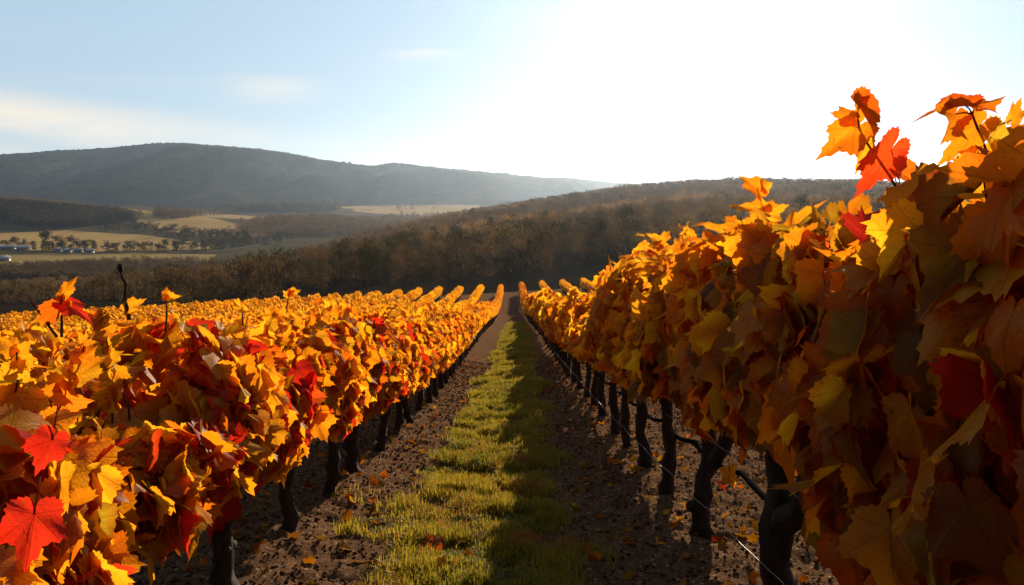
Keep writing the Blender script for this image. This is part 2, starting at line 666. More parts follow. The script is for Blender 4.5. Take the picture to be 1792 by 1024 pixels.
def grass_mask(x, y):
    c = grass_centre(y)
    w = 0.56 + 0.42 * fbm(np.asarray(x) * 1.3 + 3, np.asarray(y) * 0.9, 4) * np.clip(1.4 - y / 30, 0.25, 1)
    m = smooth((w - np.abs(x - c)) / 0.36 + 0.45)
    # stray weeds on the left, close by
    w2 = smooth((fbm(np.asarray(x) * 1.7 + 9, np.asarray(y) * 1.7, 3) - 0.02) / 0.2) * smooth((x + 1.35) / 0.3) * smooth((0.1 - x) / 0.3) * smooth((6.4 - y) / 1.5)
    m = np.maximum(m, 0.75 * w2)
    return m * smooth((57 - y) / 2.0)


def build_ground():
    ys = np.concatenate([np.linspace(-60, 2, 20)[:-1], np.arange(2, 9, 0.035), np.arange(9, 20, 0.09), np.arange(20, 58, 0.35), np.linspace(58, 107, 50)])
    xs = np.concatenate([-np.geomspace(3.2, 95, 40)[::-1], np.arange(-3.1, 3.1, 0.035), np.geomspace(3.2, 60, 36)])
    X, Y = np.meshgrid(xs, ys)
    Z = ground_d(X, Y)
    V = np.stack([X, Y, Z], -1).reshape(-1, 3)
    ny, nx = X.shape
    i = np.arange(ny - 1)[:, None] * nx + np.arange(nx - 1)[None]
    Q = np.stack([i, i + 1, i + nx + 1, i + nx], -1).reshape(-1, 4)
    col = np.zeros((len(V), 3))
    col[:, 0] = grass_mask(X, Y).ravel()
    me = mk_mesh('ground', V, Q, M_SOIL, col, smooth_=True)
    kind(link('ground', me), 'structure')


build_ground()


# ------------------------------------------------------------------ leaves
def leaf_template(n_out, ring):
    """Five-lobed toothed vine leaf: stalk end at the origin, tip at (0,1). Returns verts (u,v), triangles, rim weight."""
    key = [(-180, 0.10), (-168, 0.30), (-150, 0.40), (-112, 0.60), (-84, 0.56), (-54, 0.88), (-27, 0.66), (0, 1.0),
           (27, 0.66), (54, 0.88), (84, 0.56), (112, 0.60), (150, 0.40), (168, 0.30), (180, 0.10)]
    ka, kr = [k[0] for k in key], [k[1] for k in key]
    if n_out >= 40:
        a = np.linspace(-180, 180, n_out + 1)[:-1]
        a = np.unique(np.concatenate([a, [0, -54, 54, -112, 112]]))
    elif n_out >= 12:
        a = np.array([-176, -150, -112, -84, -54, -27, 0, 27, 54, 84, 112, 150, 176], float)
    else:
        a = np.array([-165, -112, -54, 0, 54, 112, 165], float)
    # blade edge bulges outwards between a lobe's tip and the notch beside it
    ka_, kr_ = np.array(ka, float), np.array(kr)
    j = np.clip(np.searchsorted(ka_, a, side='right') - 1, 0, len(ka_) - 2)
    f = (a - ka_[j]) / (ka_[j + 1] - ka_[j])
    r0, r1 = kr_[j], kr_[j + 1]
    f = np.where(r0 > r1, f ** 1.08, 1 - (1 - f) ** 1.08)
    r = r0 + (r1 - r0) * f
    if n_out >= 40:
        tooth = np.where(np.arange(len(a)) % 2 == 0, 1.035, 0.93)
        for k in (0, -54, 54):
            tooth[np.argmin(np.abs(a - k))] = 1.06
        r = r * np.where(np.abs(a) < 165, tooth, 1)
    th = np.radians(a)
    O = np.stack([np.sin(th) * r, np.cos(th) * r], 1)
    n = len(O)
    if ring:
        inner = O * 0.5
        P = np.vstack([[0, 0], inner, O])
        rim = np.concatenate([[0], np.full(n, 0.25), np.ones(n)])
        T = []
        for i in range(n):
            j = (i + 1) % n
            if i < n - 1:
                T += [(0, 1 + i, 1 + j), (1 + i, 1 + n + i, 1 + n + j), (1 + i, 1 + n + j, 1 + j)]
    else:
        P = np.vstack([[0, 0.0], O])
        rim = np.concatenate([[0], np.ones(n)])
        T = [(0, 1 + i, 2 + i) for i in range(n - 1)]
    return P, np.array(T), rim


LEAF0 = leaf_template(48, True)
LEAF1 = leaf_template(13, False)
LEAF2 = leaf_template(7, False)


def unit(v):
    return v / (np.linalg.norm(v, axis=-1, keepdims=True) + 1e-9)


def leaves(acc, tpl, P, Nrm, Tip, S, C, rng, curl=1.0, rim_col=None, rim_amt=0.5, wid=1.0):
    """Adds k leaves: P places of the stalk end, Nrm face normals, Tip tip directions, S lengths, C colours."""
    uv, T, rim = tpl
    k, n = len(P), len(uv)
    N_ = unit(Nrm)
    Y = unit(Tip - N_ * np.sum(Tip * N_, 1, keepdims=True))
    X = np.cross(Y, N_)
    u, v = uv[:, 0][None], uv[:, 1][None]
    fold = rng.uniform(-0.15, 0.55, (k, 1)) * curl
    droop = rng.uniform(-0.85, 0.15, (k, 1)) * curl
    side = rng.uniform(-0.35, 0.35, (k, 1)) * curl
    wave = rng.uniform(0.02, 0.13, (k, 1)) * curl
    ph = rng.uniform(0, 6.28, (k, 1))
    ang = np.arctan2(u, v)
    rr = np.sqrt(u * u + v * v)
    asym = 1 + rng.uniform(-0.14, 0.14, (k, 1)) * np.sign(u)
    z = fold * np.abs(u) + droop * v * np.abs(v) + side * u * v + wave * np.sin(5 * ang + ph) * rr * rr * 1.6 + wave * np.cos(2 * ang + ph) * rr
    w = u * asym * (1 - 0.25 * np.abs(fold)) * wid
    V = P[:, None] + S[:, None, None] * (w[..., None] * X[:, None] + v[..., None] * Y[:, None] + z[..., None] * N_[:, None])
    col = np.repeat(C[:, None], n, 1)
    if rim_col is not None:
        q = (rng.random((k, 1)) ** 1.5 * rim_amt) * (rim[None] ** 2)
        col = col * (1 - q[..., None]) + rim_col[:, None] * q[..., None]
    T_ = (T[None] + (np.arange(k) * n)[:, None, None]).reshape(-1, 3)
    U = np.broadcast_to(uv[None], (k, n, 2)).reshape(-1, 2)
    acc.add(V.reshape(-1, 3), T_, col.reshape(-1, 3), U)


GOLD, AMBER, ORANGE, RED, OLIVE, BROWN = [np.array(c) for c in
    ((0.84, 0.42, 0.016), (0.82, 0.31, 0.010), (0.76, 0.19, 0.010), (0.62, 0.032, 0.014), (0.42, 0.29, 0.018), (0.32, 0.13, 0.025))]


def palette(k, w, rng):
    w = np.array(w, float)
    idx = rng.choice(6, k, p=w / w.sum())
    base = np.stack([GOLD, AMBER, ORANGE, RED, OLIVE, BROWN])
    C = base[idx]
    C2 = base[np.maximum(idx - 1, 0)]
    t = rng.random((k, 1)) * 0.5
    C = C * (1 - t) + C2 * t
    return C * rng.uniform(0.8, 1.15, (k, 1)), idx


SLOPE = -0.135


def canopy(acc, rng, tpl, n, zb, zt, hw, length, size, pal, pal_low=None, tilt=0.0, lumpy=1.0):
    """Foliage of one vine along y, local to its trunk base."""
    lump = rng.uniform(0, 100)
    t = rng.beta(1.15, 1.05, n)
    y = rng.uniform(-length / 2, length / 2, n)
    sgn = np.where(rng.random(n) < 0.5, -1.0, 1.0)
    lo = zb + tilt * y + 0.20 * fbm(y * 2.1 + lump, y * 0 + lump, 3)
    hi = zt + lumpy * (0.34 if hw < 0.305 else 0.46) * fbm(y * 1.8 + lump + 40, y * 0 + 3, 3) - 0.16 * lumpy * smooth((np.abs(y) - 0.33 * length) / (0.2 * length))
    z = lo + (hi - lo) * t
    prof = (np.sin(np.pi * np.clip(t * 0.86 + 0.07, 0, 1)) ** 0.45)
    depth = 1 - 0.75 * rng.random(n) ** 2.2
    bulge = 1 + 0.55 * fbm(y * 2.6 + lump + 11, z * 2.6 + sgn * 7 + 50, 3)
    x = sgn * hw * prof * depth * bulge
    top = smooth((t - 0.80) / 0.2)[:, None]
    out = np.stack([sgn, np.zeros(n), np.zeros(n)], 1)
    up = np.array([0, 0, 1.0])
    nrm = out * (1 - 0.55 * top) + up * (0.28 + 0.5 * top) + rng.normal(0, 0.42, (n, 3))
    tip = -up * (1.0 - 0.7 * top) + out * (0.30 + 0.4 * top) + rng.normal(0, 0.45, (n, 3))
    S = size * rng.uniform(0.62, 1.25, n)
    C, idx = palette(n, pal, rng)
    if pal_low is not None:
        C2, _ = palette(n, pal_low, rng)
        m = (rng.random(n) > t * 1.25)[:, None]
        C = np.where(m, C2, C)
    # the odd red branch: leaves of one patch turn together
    patch = smooth((fbm(y * 3 + lump, z * 3 + lump, 2) - 0.16) / 0.1) * pal[3] * 2.2
    pm = (rng.random(n) < patch)[:, None]
    C = np.where(pm, RED * rng.uniform(0.8, 1.15, (n, 1)), C)
    P = np.stack([x, y, z + SLOPE * y], 1)
    P = P - unit(tip) * (S * 0.35)[:, None]
    rimc = np.where((rng.random(n) < 0.5)[:, None], C * np.array([0.75, 0.30, 0.4]), C * np.array([1.05, 1.1, 1.0]))
    leaves(acc, tpl, P, nrm, tip, S, C, rng, 1.2, rimc, 0.8)


def trunk_mesh(name, rng, h, r, fork, detail):
    acc = Acc()
    n, s = (11, 10) if detail == 0 else ((7, 7) if detail == 1 else (4, 5))
    t = np.linspace(0, 1, n)
    g_ = {0: 0.026, 1: 0.022, 2: 0.012}[detail]
    wx = rng.normal(0, g_, n).cumsum() * 0.6
    wy = rng.normal(0, g_, n).cumsum() * 0.9
    wx -= wx[0]
    wy -= wy[0]
    R = r * (1.22 - 0.42 * t + 0.35 * np.exp(-t * 9)) * (1 + 0.10 * rng.normal(0, 1, n))
    if fork:
        R[-3:] *= np.array([1.0, 1.2, 1.25])[-3:]
    P = np.stack([wx, wy, t * (h + 0.06) - 0.06], 1)
    acc.add(*tube(P, R, s, 0.22 if detail < 2 else 0.05, rng))
    head = P[-1]
    if fork:
        # second limb leaving the trunk half way up
        j = int(n * 0.5)
        q0 = P[j]
        e = np.array([0.04, -0.30, h * 0.42])
        tq = np.linspace(0, 1, 6)[:, None]
        Q = q0 + e * tq + np.array([0, -0.07, 0]) * np.sin(np.pi * tq) + rng.normal(0, 0.008, (6, 3))
        acc.add(*tube(Q, R[j] * np.array([0.85, 0.78, 0.72, 0.72, 0.85, 0.7]), 9, 0.16, rng))
        P2 = Q[-1]
        for i in range(3):
            d = unit(np.array([rng.normal(0, 0.5), rng.normal(0, 1), rng.uniform(0.3, 1.0)]))
            acc.add(*tube(np.stack([P2 - d * 0.03, P2 + d * 0.04, P2 + d * 0.09]), np.array([0.6, 0.5, 0.3]) * r, 6, 0.2, rng))
    if detail == 0:
        # knots and burrs
        for i in range(5):
            j = rng.integers(2, n - 1)
            d = unit(np.array([rng.normal(), rng.normal(), 0.2]))
            acc.add(*tube(np.stack([P[j], P[j] + d * R[j] * 0.9, P[j] + d * R[j] * 1.35]), R[j] * np.array([0.7, 0.55, 0.2]), 7, 0.15, rng))
    if detail < 2:
        # gnarled head: short pruned spurs
        for i in range(4 if detail == 0 else 2):
            d = unit(np.array([rng.normal(0, 0.5), rng.normal(0, 1), rng.uniform(0.3, 1.0)]))
            q = np.stack([head - d * 0.03, head + d * 0.05, head + d * rng.uniform(0.09, 0.16)])
            acc.add(*tube(q, np.array([0.62, 0.5, 0.34]) * r, 6, 0.2, rng))
    return acc.mesh(name, M_BARK, True), head


def cordon_mesh(name, rng, head, r, length, zc, sgn, detail):
    acc = Acc()
    n = 6 if detail == 0 else 4
    t = np.linspace(0, 1, n)
    y = head[1] + sgn * t * length
    z = head[2] - 0.05 + (zc - head[2] + 0.05) * smooth(t * 2.2) + rng.normal(0, 0.012, n) + SLOPE * (y - head[1])
    x = head[0] * (1 - t) + rng.normal(0, 0.014, n)
    acc.add(*tube(np.stack([x, y, z], 1), r * (0.62 - 0.34 * t) * (1 + 0.1 * rng.normal(0, 1, n)), 6, 0.18, rng))
    return acc.mesh(name, M_BARK, True)


def cane_mesh(name, rng, p0, p1, r=0.005):
    acc = Acc()
    n = 7
    t = np.linspace(0, 1, n)[:, None]
    P = p0 * (1 - t) + p1 * t + rng.normal(0, 0.012, (n, 3)) * np.sin(np.pi * t)
    acc.add(*tube(P, r * (1 - 0.55 * t[:, 0]), 5, 0.1, rng))
    return acc.mesh(name, M_CANE, True)


# ------------------------------------------------------------------ grapevines
SP = 1.15
# gold amber orange red olive brown
PAL_L = (0.36, 0.30, 0.15, 0.18, 0.01, 0.01)
PAL_L_MID = (0.45, 0.37, 0.11, 0.05, 0.01, 0.01)
PAL_R = (0.44, 0.38, 0.12, 0.012, 0.04, 0.01)
PAL_R_LOW = (0.28, 0.36, 0.14, 0.012, 0.16, 0.05)
PAL_FAR = (0.52, 0.40, 0.07, 0.01, 0.0, 0.0)


def row_dims(side, y):
    """Foot of the foliage, its top, half width and leaf length of the two rows beside the path."""
    if side == 'L':
        return 0.58, float(np.interp(y, [0, 3, 6, 13, 40], [1.04, 1.10, 1.24, 1.33, 1.40])), 0.30, 0.120 if y < 9 else 0.140
    return float(np.interp(y, [1, 2.4, 3.45, 4.8], [0.28, 0.58, 0.80, 0.80])), float(np.interp(y, [0, 3, 5, 8, 13, 40], [1.50, 1.68, 1.78, 1.74, 1.69, 1.62])), 0.31, 0.165


PROTO = {}


def mid_proto(side, lod, var):
    """Shared meshes of the vines further off."""
    key = (side, lod, var)
    if key in PROTO:
        return PROTO[key]
    rng = np.random.default_rng(1000 + hash((side == 'L', lod, var)) % 10000)
    y = {1: 16, 2: 40}[lod]
    zb, zt, hw, size = row_dims(side if side != 'S' else 'L', y)
    acc = Acc()
    pal = {'L': PAL_L_MID, 'R': PAL_R}.get(side, PAL_FAR) if lod == 1 else PAL_FAR
    canopy(acc, rng, LEAF1 if lod == 1 else LEAF2, (520 if side != 'R' else 290) if lod == 1 else 330, zb, zt + (rng.uniform(-0.18, 0.12) if side == 'R' else 0), hw * (1.0 if lod == 1 else 0.85), SP * 1.06, size * (0.80 if lod == 1 else 0.9), pal,
           PAL_R_LOW if (side == 'R' and lod == 1) else None, 0.0, 1.0 if lod == 1 else 0.5)
    fol = acc.mesh('foliage', M_LEAF_FAR)
    tr, head = trunk_mesh('trunk', rng, zb + 0.12, 0.045, False, lod)
    cords = [cordon_mesh('cordon', rng, head, 0.05, SP * 0.48, zb + 0.16, s, 1) for s in (-1, 1)] if lod == 1 else []
    canes = []
    if lod == 1:
        for i in range(2):
            yy = rng.uniform(-0.5, 0.5)
            canes.append(cane_mesh('cane', rng, np.array([0, yy, zb + 0.2]), np.array([rng.normal(0, 0.08), yy + rng.normal(0, 0.08), zt + rng.uniform(0.12, 0.3)])))
    PROTO[key] = (fol, tr, cords, canes)
    return PROTO[key]


def near_vine(side, x, y, k, label, r, fork=False, extra=None):
    rng = np.random.default_rng(50 + k + (500 if side == 'R' else 0))
    zb, zt, hw, size = row_dims(side, y)
    v = thing('grapevine', label, 'grapevine', (x, y, float(ground(x, y))), 'grapevines lining the grass path')
    tr, head = trunk_mesh('trunk', rng, max(zb, 0.58) + 0.12, r, fork, 0)
    link('trunk', tr, v)
    for s in (-1, 1):
        link('cordon', cordon_mesh('cordon', rng, head, r, SP * 0.5, max(zb, 0.58) + 0.15, s, 0), v)
    acc = Acc()
    f = np.interp(y, [2, 12], [1.0, 0.55])
    if side == 'R' and k < 3:
        low_pal = (0.10, 0.24, 0.18, 0.03, 0.28, 0.17)
    else:
        low_pal = PAL_R_LOW
    pal = np.array(PAL_L) * f + np.array(PAL_L_MID) * (1 - f) if side == 'L' else (PAL_R if k > 2 else (0.24, 0.36, 0.15, 0.03, 0.14, 0.08))
    if side == 'R' and k < 4:
        hw *= 0.8
    if side == 'R' and k > 3 and k != 5:
        zt += rng.uniform(-0.34, 0.08)
    canopy(acc, rng, LEAF0, 640 if side == 'L' else (430 if k < 2 else 350 if k < 4 else 290), zb, zt, hw, SP * 1.10, size, pal, low_pal if side == 'R' else None, {0: 0.15, 1: 0.5}.get(k, 0.0) if side == 'R' else 0.0)
    # leafy shoots above the foliage
    for i in range(4 if side == 'L' else (2 if k < 3 else 5)):
        yy = rng.uniform(-0.52, 0.52)
        p0 = np.array([rng.normal(0, 0.06), yy, zb + 0.3])
        p1 = np.array([rng.normal(0, 0.12), yy + rng.normal(0, 0.10), zt + rng.uniform(0.10, 0.30) * (0.6 if side == 'R' and k < 3 else 1.0)])
        p0[2] += SLOPE * yy
        p1[2] += SLOPE * yy
        link('cane', cane_mesh('cane', rng, p0, p1), v)
        m = 8
        tt = np.linspace(0.62, 1.0, m) + rng.uniform(-0.02, 0.02, m)
        P = p0 + (p1 - p0) * tt[:, None] + rng.normal(0, 0.015, (m, 3))
        nrm = rng.normal(0, 0.6, (m, 3)) + np.array([0, -0.4, 0.6])
        tip = rng.normal(0, 0.7, (m, 3)) + np.array([0, 0, 0.15])
        leaves(acc, LEAF0, P, nrm, tip, size * np.linspace(0.85, 0.42, m) * rng.uniform(0.8, 1.15, m), palette(m, PAL_FAR, rng)[0], rng)
    link('foliage', acc.mesh('foliage', M_LEAF, True), v)
    return v


ORD = ['first', 'second', 'third', 'fourth', 'fifth', 'sixth', 'seventh', 'eighth', 'ninth', 'tenth', 'eleventh']


def far_vine(side, x, y, lod, label, group, hscale=1.0):
    fol, tr, cords, canes = mid_proto(side, lod, random.randrange(6))
    v = thing('grapevine', label, 'grapevine', (x, y, float(ground(x, y))), group)
    flip = random.choice((0, 1))
    for nm, me in [('trunk', tr), ('foliage', fol)] + [('cordon', c) for c in cords] + [('cane', c) for c in canes]:
        link(nm, me, v)
    v.scale = (random.choice((-1, 1)) * random.uniform(0.95, 1.08), random.uniform(0.96, 1.06), hscale * random.uniform(0.95, 1.05))
    return v


N_NEAR = 9
ROW_END = 102.0
HERO = {}
# trunks where the photo shows them, then every 1.15 m
LEFT_Y = [1.45, 2.5, 3.62, 4.79, 5.85, 6.9, 8.05, 9.2, 10.6]
RIGHT_Y = [1.25, 2.35, 3.43, 4.84, 5.95, 7.04, 8.1, 9.0, 10.4]
LEFT_LABEL = [
    'nearest left vine, at the bottom left corner, with big scarlet and yellow leaves',
    'left row vine with big orange leaves, second from the bottom left corner',
    'left row vine whose dark trunk meets the bottom edge of the picture',
    'left row vine with a wholly visible slim trunk, nearest of those in its row',
    'left row vine next past the nearest wholly visible slim trunk',
    'left row vine with forked trunk, second past the nearest wholly visible trunk',
    'left row vine next past the one with the forked trunk',
    'left row vine, second past the one with the forked trunk',
    'left row vine, third past the one with the forked trunk']
RIGHT_LABEL = [
    'nearest right vine, filling the right edge with dark shaded leaves and tall leafy shoots',
    'right row vine with large dark leaves and an upright orange shoot against the white sky',
    'right row vine with the thickest black trunk, meeting the bottom edge',
    'right row vine with Y-forked black trunk, second trunk from the bottom edge',
    'right row vine next past the Y-forked trunk, with a plain dark trunk',
    'right row vine, second past the Y-forked trunk',
    'right row vine, third past the Y-forked trunk',
    'right row vine, fourth past the Y-forked trunk',
    'right row vine, fifth past the Y-forked trunk']
RAD_L = [0.045, 0.045, 0.05, 0.038, 0.038, 0.05, 0.038, 0.038, 0.038]
RAD_R = [0.055, 0.055, 0.068, 0.05, 0.045, 0.046, 0.042, 0.042, 0.042]
for i in range(N_NEAR):
    HERO['L', i] = near_vine('L', XL, LEFT_Y[i], i, LEFT_LABEL[i], RAD_L[i], i == 5)
    HERO['R', i] = near_vine('R', XR, RIGHT_Y[i], i, RIGHT_LABEL[i], RAD_R[i], i in (2, 3))

n_ind = 2 * N_NEAR
for side, x, y0 in (('L', XL, 11.7), ('R', XR, 11.5)):
    nm = {'L': 'left', 'R': 'right'}[side]
    y = y0
    while y < ROW_END:
        lod = 1 if y < 26 else 2
        if y < 26:
            lab = 'yellow-leaved vine with a dark trunk further down the %s row beside the path' % nm
            grp = 'vines in the middle of the %s row' % nm
        else:
            lab = 'small distant golden vine near the far end of the %s row beside the path' % nm
            grp = 'vines at the far end of the %s row' % nm
        far_vine(side, x + random.gauss(0, 0.02), y, lod, lab, grp, (random.uniform(0.70, 0.82) if random.random() < 0.3 else random.uniform(0.92, 1.06)) if side == 'R' else 1.0)
        n_ind += 1
        y += SP

# the rows behind: the vines that show largest are things, the rest one mass
cand = []
for k in range(1, 27):
    x = XL - ROW * k
    y = 1.0 + (k * 0.37) % 1.0
    while y < ROW_END:
        if abs(x) / y < 0.72:
            cand.append((math.hypot(x, y), x, y, k))
        y += SP
for k in range(1, 5):
    x = XR + ROW * k
    y = 1.5
    while y < ROW_END:
        if 0 < x / y < 0.8:
            cand.append((math.hypot(x, y) + 200, x, y, -k))
        y += SP
cand.sort()
n_more = 300 - n_ind
for d, x, y, k in cand[:n_more]:
    lab = ('golden vine top in the second row, seen just over the left row' if k == 1 else
           'golden vine top in the third row, beyond the second row on the left' if k == 2 else
           'golden vine top in one of the rows beyond the third row on the left')
    far_vine('S', x, y, 1 if d < 16 else 2, lab, 'vines in the rows behind the left row', float(np.interp(y, [4, 14], [0.92, 1.06])))


def rest_of_rows():
    lib = []
    for v in range(8):
        rng = np.random.default_rng(300 + v)
        per = []
        for n, sz in ((150, 0.175), (85, 0.23)):
            a = Acc()
            zb, zt, hw, _ = row_dims('L', 30)
            canopy(a, rng, LEAF2, n, zb, zt, hw * 0.85, SP * 1.06, sz, PAL_FAR, None, 0.0, 0.4)
            b = Acc()
            b.add(*tube(np.array([[0, 0, -0.05], [0.01, 0.01, 0.4], [0, 0, 0.72]]), np.array([0.06, 0.05, 0.05]), 5))
            per.append((np.vstack(a.v), np.vstack(a.t), np.vstack(a.c), np.vstack(b.v), np.vstack(b.t)))
        lib.append(per)
    Vs, Ts, Cs, Ms, n = [], [], [], [], 0
    for d, x, y, k in cand[n_more:]:
        fv, ft, fc, bv, bt = lib[random.randrange(8)][0 if math.hypot(x, y) < 45 else 1]
        off = np.array([x, y, float(ground(x, y))])
        sc = np.array([random.choice((-1, 1)), 1.0, random.uniform(0.98, 1.12)])
        tint = random.uniform(0.88, 1.1)
        Vs += [fv * sc + off, bv + off]
        Ts += [ft + n, bt + n + len(fv)]
        Cs += [fc * tint, np.ones_like(bv) * 0.05]
        Ms += [np.zeros(len(ft), int), np.ones(len(bt), int)]
        n += len(fv) + len(bv)
    me = mk_mesh('far_grapevines', np.vstack(Vs), np.vstack(Ts), [M_LEAF_FAR, M_BARK], np.vstack(Cs), midx=np.concatenate(Ms))
    o = kind(link('far_grapevines', me), 'stuff')
    tag(o, 'golden sea of vine rows running down to the dark meadow', 'grapevines')


rest_of_rows()


# shoots that stand out against the sky and the far hills: stalk, and every leaf a piece of its own
def shoot(vine, pts, y, leaf_specs, r=0.005, pal=AMBER):
    """pts: photo pixels of the stalk; leaf_specs: (stalk-end px, tip px, length factor, colour, turn)."""
    base = np.array(vine.location)
    W = [at(px, py, y) - base for px, py in pts]
    t = np.linspace(0, len(W) - 1, len(W) * 3)
    P = np.stack([np.interp(t, range(len(W)), [w[i] for w in W]) for i in range(3)], 1)
    a = Acc()
    a.add(*tube(P, np.linspace(r, r * 0.5, len(P)), 6, 0.08))
    st = link('shoot', a.mesh('shoot', M_CANE, True), vine)
    for i, (p0, p1, c, face) in enumerate(leaf_specs):
        A, B = at(*p0, y) - base, at(*p1, y) - base
        tip = B - A
        S = np.linalg.norm(tip)
        rng = np.random.default_rng(int(p0[0] * 7 + p1[1]))
        tip = tip + np.array([0, rng.uniform(-0.25, 0.25) * S, 0])
        b = Acc()
        leaves(b, LEAF0, A[None], np.array([face]), tip[None], np.array([S * 0.86]), np.array([c]), rng, 0.9, np.array([c]) * np.array([0.8, 0.5, 0.5]), 0.7, rng.uniform(0.5, 0.66))
        j = np.argmin(np.linalg.norm(P - A, axis=1))
        if np.linalg.norm(P[j] - A) > 0.01:
            b.add(*tube(np.stack([P[j], (P[j] + A) / 2 + np.array([0, 0, 0.004]), A]), [0.0022, 0.002, 0.0016], 5), C=np.array([0.25, 0.06, 0.03]))
        link('leaf', b.mesh('leaf', M_LEAF, True), st)


F = (0.15, -1.0, 0.25)
shoot(HERO['R', 1], [(1570, 330), (1530, 270), (1505, 232), (1500, 200)], 2.55, [
    ((1502, 182), (1512, 138), AMBER, (0.1, -1, 0.5)),
    ((1492, 206), (1440, 198), AMBER, (0.2, -1, 0.35)),
    ((1503, 186), (1560, 245), ORANGE * 0.8, (0.4, -0.8, 0.6)),
    ((1497, 224), (1418, 285), AMBER, (-0.1, -1, 0.35)),
    ((1512, 250), (1500, 310), GOLD, F)])
shoot(HERO['R', 1], [(1640, 430), (1590, 375), (1572, 350)], 2.5, [
    ((1560, 262), (1500, 350), RED * 0.9 + ORANGE * 0.3, (0.0, -1, 0.3)),
    ((1575, 300), (1640, 345), ORANGE, (0.2, -1, 0.4)),
    ((1570, 350), (1590, 430), OLIVE, F)])
shoot(HERO['R', 0], [(1745, 330), (1728, 270), (1706, 213), (1702, 200)], 2.1, [
    ((1690, 186), (1608, 176), ORANGE * 0.8, (0.1, -0.5, 0.9)),
    ((1708, 184), (1768, 160), AMBER * 0.8, (0.0, -0.5, 0.9)),
    ((1672, 200), (1595, 272), AMBER, (0.5, -0.8, 0.4)),
    ((1712, 222), (1640, 290), AMBER * 0.9, (-0.2, -1, 0.35)),
    ((1730, 280), (1645, 330), GOLD, (0.1, -1, 0.5)),
    ((1735, 240), (1792, 330), OLIVE * 1.2, F),
    ((1770, 210), (1800, 160), GOLD, (0, -1, 0.5))])
shoot(HERO['R', 3], [(1330, 420), (1340, 380), (1325, 330)], 4.2, [
    ((1326, 335), (1300, 292), AMBER, F),
    ((1335, 330), (1350, 300), GOLD, (0.3, -1, 0.2)),
    ((1340, 375), (1395, 352), GOLD, F),
    ((1335, 370), (1295, 350), AMBER, F)])
shoot(HERO['R', 5], [(1165, 455), (1160, 435), (1150, 415)], 6.4, [
    ((1150, 420), (1132, 404), GOLD, F),
    ((1158, 420), (1180, 398), GOLD, F), ((1160, 432), (1130, 428), AMBER, F), ((1163, 440), (1190, 425), AMBER, F)], r=0.009)
# left row: one upright leaf, bare prunings and a stub
shoot(HERO['L', 1], [(108, 590), (108, 550), (107, 525)], 2.35, [
    ((112, 514), (132, 480), AMBER, (0.3, -1, 0.1)),
    ((108, 535), (60, 575), ORANGE, F),
    ((112, 530), (165, 545), RED, (0.1, -0.7, 0.7))])
shoot(HERO['L', 1], [(100, 590), (78, 560), (60, 535), (52, 520)], 2.4, [])
shoot(HERO['L', 1], [(85, 570), (92, 545), (86, 515)], 2.4, [])
shoot(HERO['L', 2], [(226, 560), (219, 522), (220, 496), (213, 484), (211, 470)], 2.9, [
    ((225, 540), (255, 520), GOLD, F)], r=0.0075)
shoot(HERO['L', 2], [(290, 580), (292, 545), (290, 520)], 3.1, [
    ((290, 520), (286, 496), AMBER, F), ((292, 520), (318, 518), GOLD, F)])
shoot(HERO['L', 3], [(425, 570), (424, 530), (420, 485)], 3.9, [((425, 540), (400, 520), GOLD, F)], r=0.004)
shoot(HERO['L', 4], [(500, 560), (503, 530), (508, 510)], 4.6, [
    ((505, 518), (492, 506), GOLD, F), ((508, 512), (528, 506), GOLD, F), ((508, 514), (512, 498), AMBER, F)])
# the dark knob on top of the cut stub
kb = Acc()
kp = at(211, 468, 2.9) - np.array(HERO['L', 2].location)
kb.add(*tube(np.array([kp - [0, 0, 0.016], kp - [0, 0, 0.008], kp, kp + [0, 0, 0.010], kp + [0, 0, 0.014]]), [0.006, 0.009, 0.010, 0.008, 0.004], 7, 0.3))
link('knob', kb.mesh('knob', M_BARK, True), HERO['L', 2])
# single leaves hanging below the foliage
for vine, y, p0, p1, c in ((('L', 2), 3.5, (380, 872), (378, 932), RED), (('R', 3), 4.2, (1277, 826), (1276, 860), AMBER * 1.1),
                           (('L', 0), 1.6, (60, 900), (48, 975), RED * 0.9), (('L', 0), 1.75, (92, 770), (70, 815), RED * 0.9),
                           (('R', 2), 2.7, (1528, 890), (1522, 940), GOLD)):
    v = HERO[vine]
    base = np.array(v.location)
    A, B = at(*p0, y) - base, at(*p1, y) - base
    b = Acc()
    leaves(b, LEAF0, A[None], np.array([[0.55, -0.8, 0.55]]), (B - A)[None], np.array([np.linalg.norm(B - A)]), np.array([c]), np.random.default_rng(int(p0[0])), 1.35)
    up = A + np.array([0.0, 0.03, 0.07])
    b.add(*tube(np.stack([up, (up + A) / 2, A]), 0.0018, 5), C=np.array([0.25, 0.06, 0.03]))
    link('leaf', b.mesh('leaf', M_LEAF), v)


# wires and the watering hose
def long_line(name, label, cat, x, h, r, mat, sag=0.0, y0=0.8, y1=101.0, step=SP / 2, sides=5, wob=0.0012, group=None):
    ys = np.concatenate([np.arange(y0, 14, step / 3), np.arange(14, y1, step * 2)])
    P = np.stack([x + RNG.normal(0, wob, len(ys)), ys, ground0(x, ys) + h - sag * np.abs(np.sin(np.pi * (ys - y0) / SP))], 1)
    a = Acc()
    a.add(*tube(P, r, sides))
    o = link(name, a.mesh(name, mat, True))
    tag(o, label, cat, group)


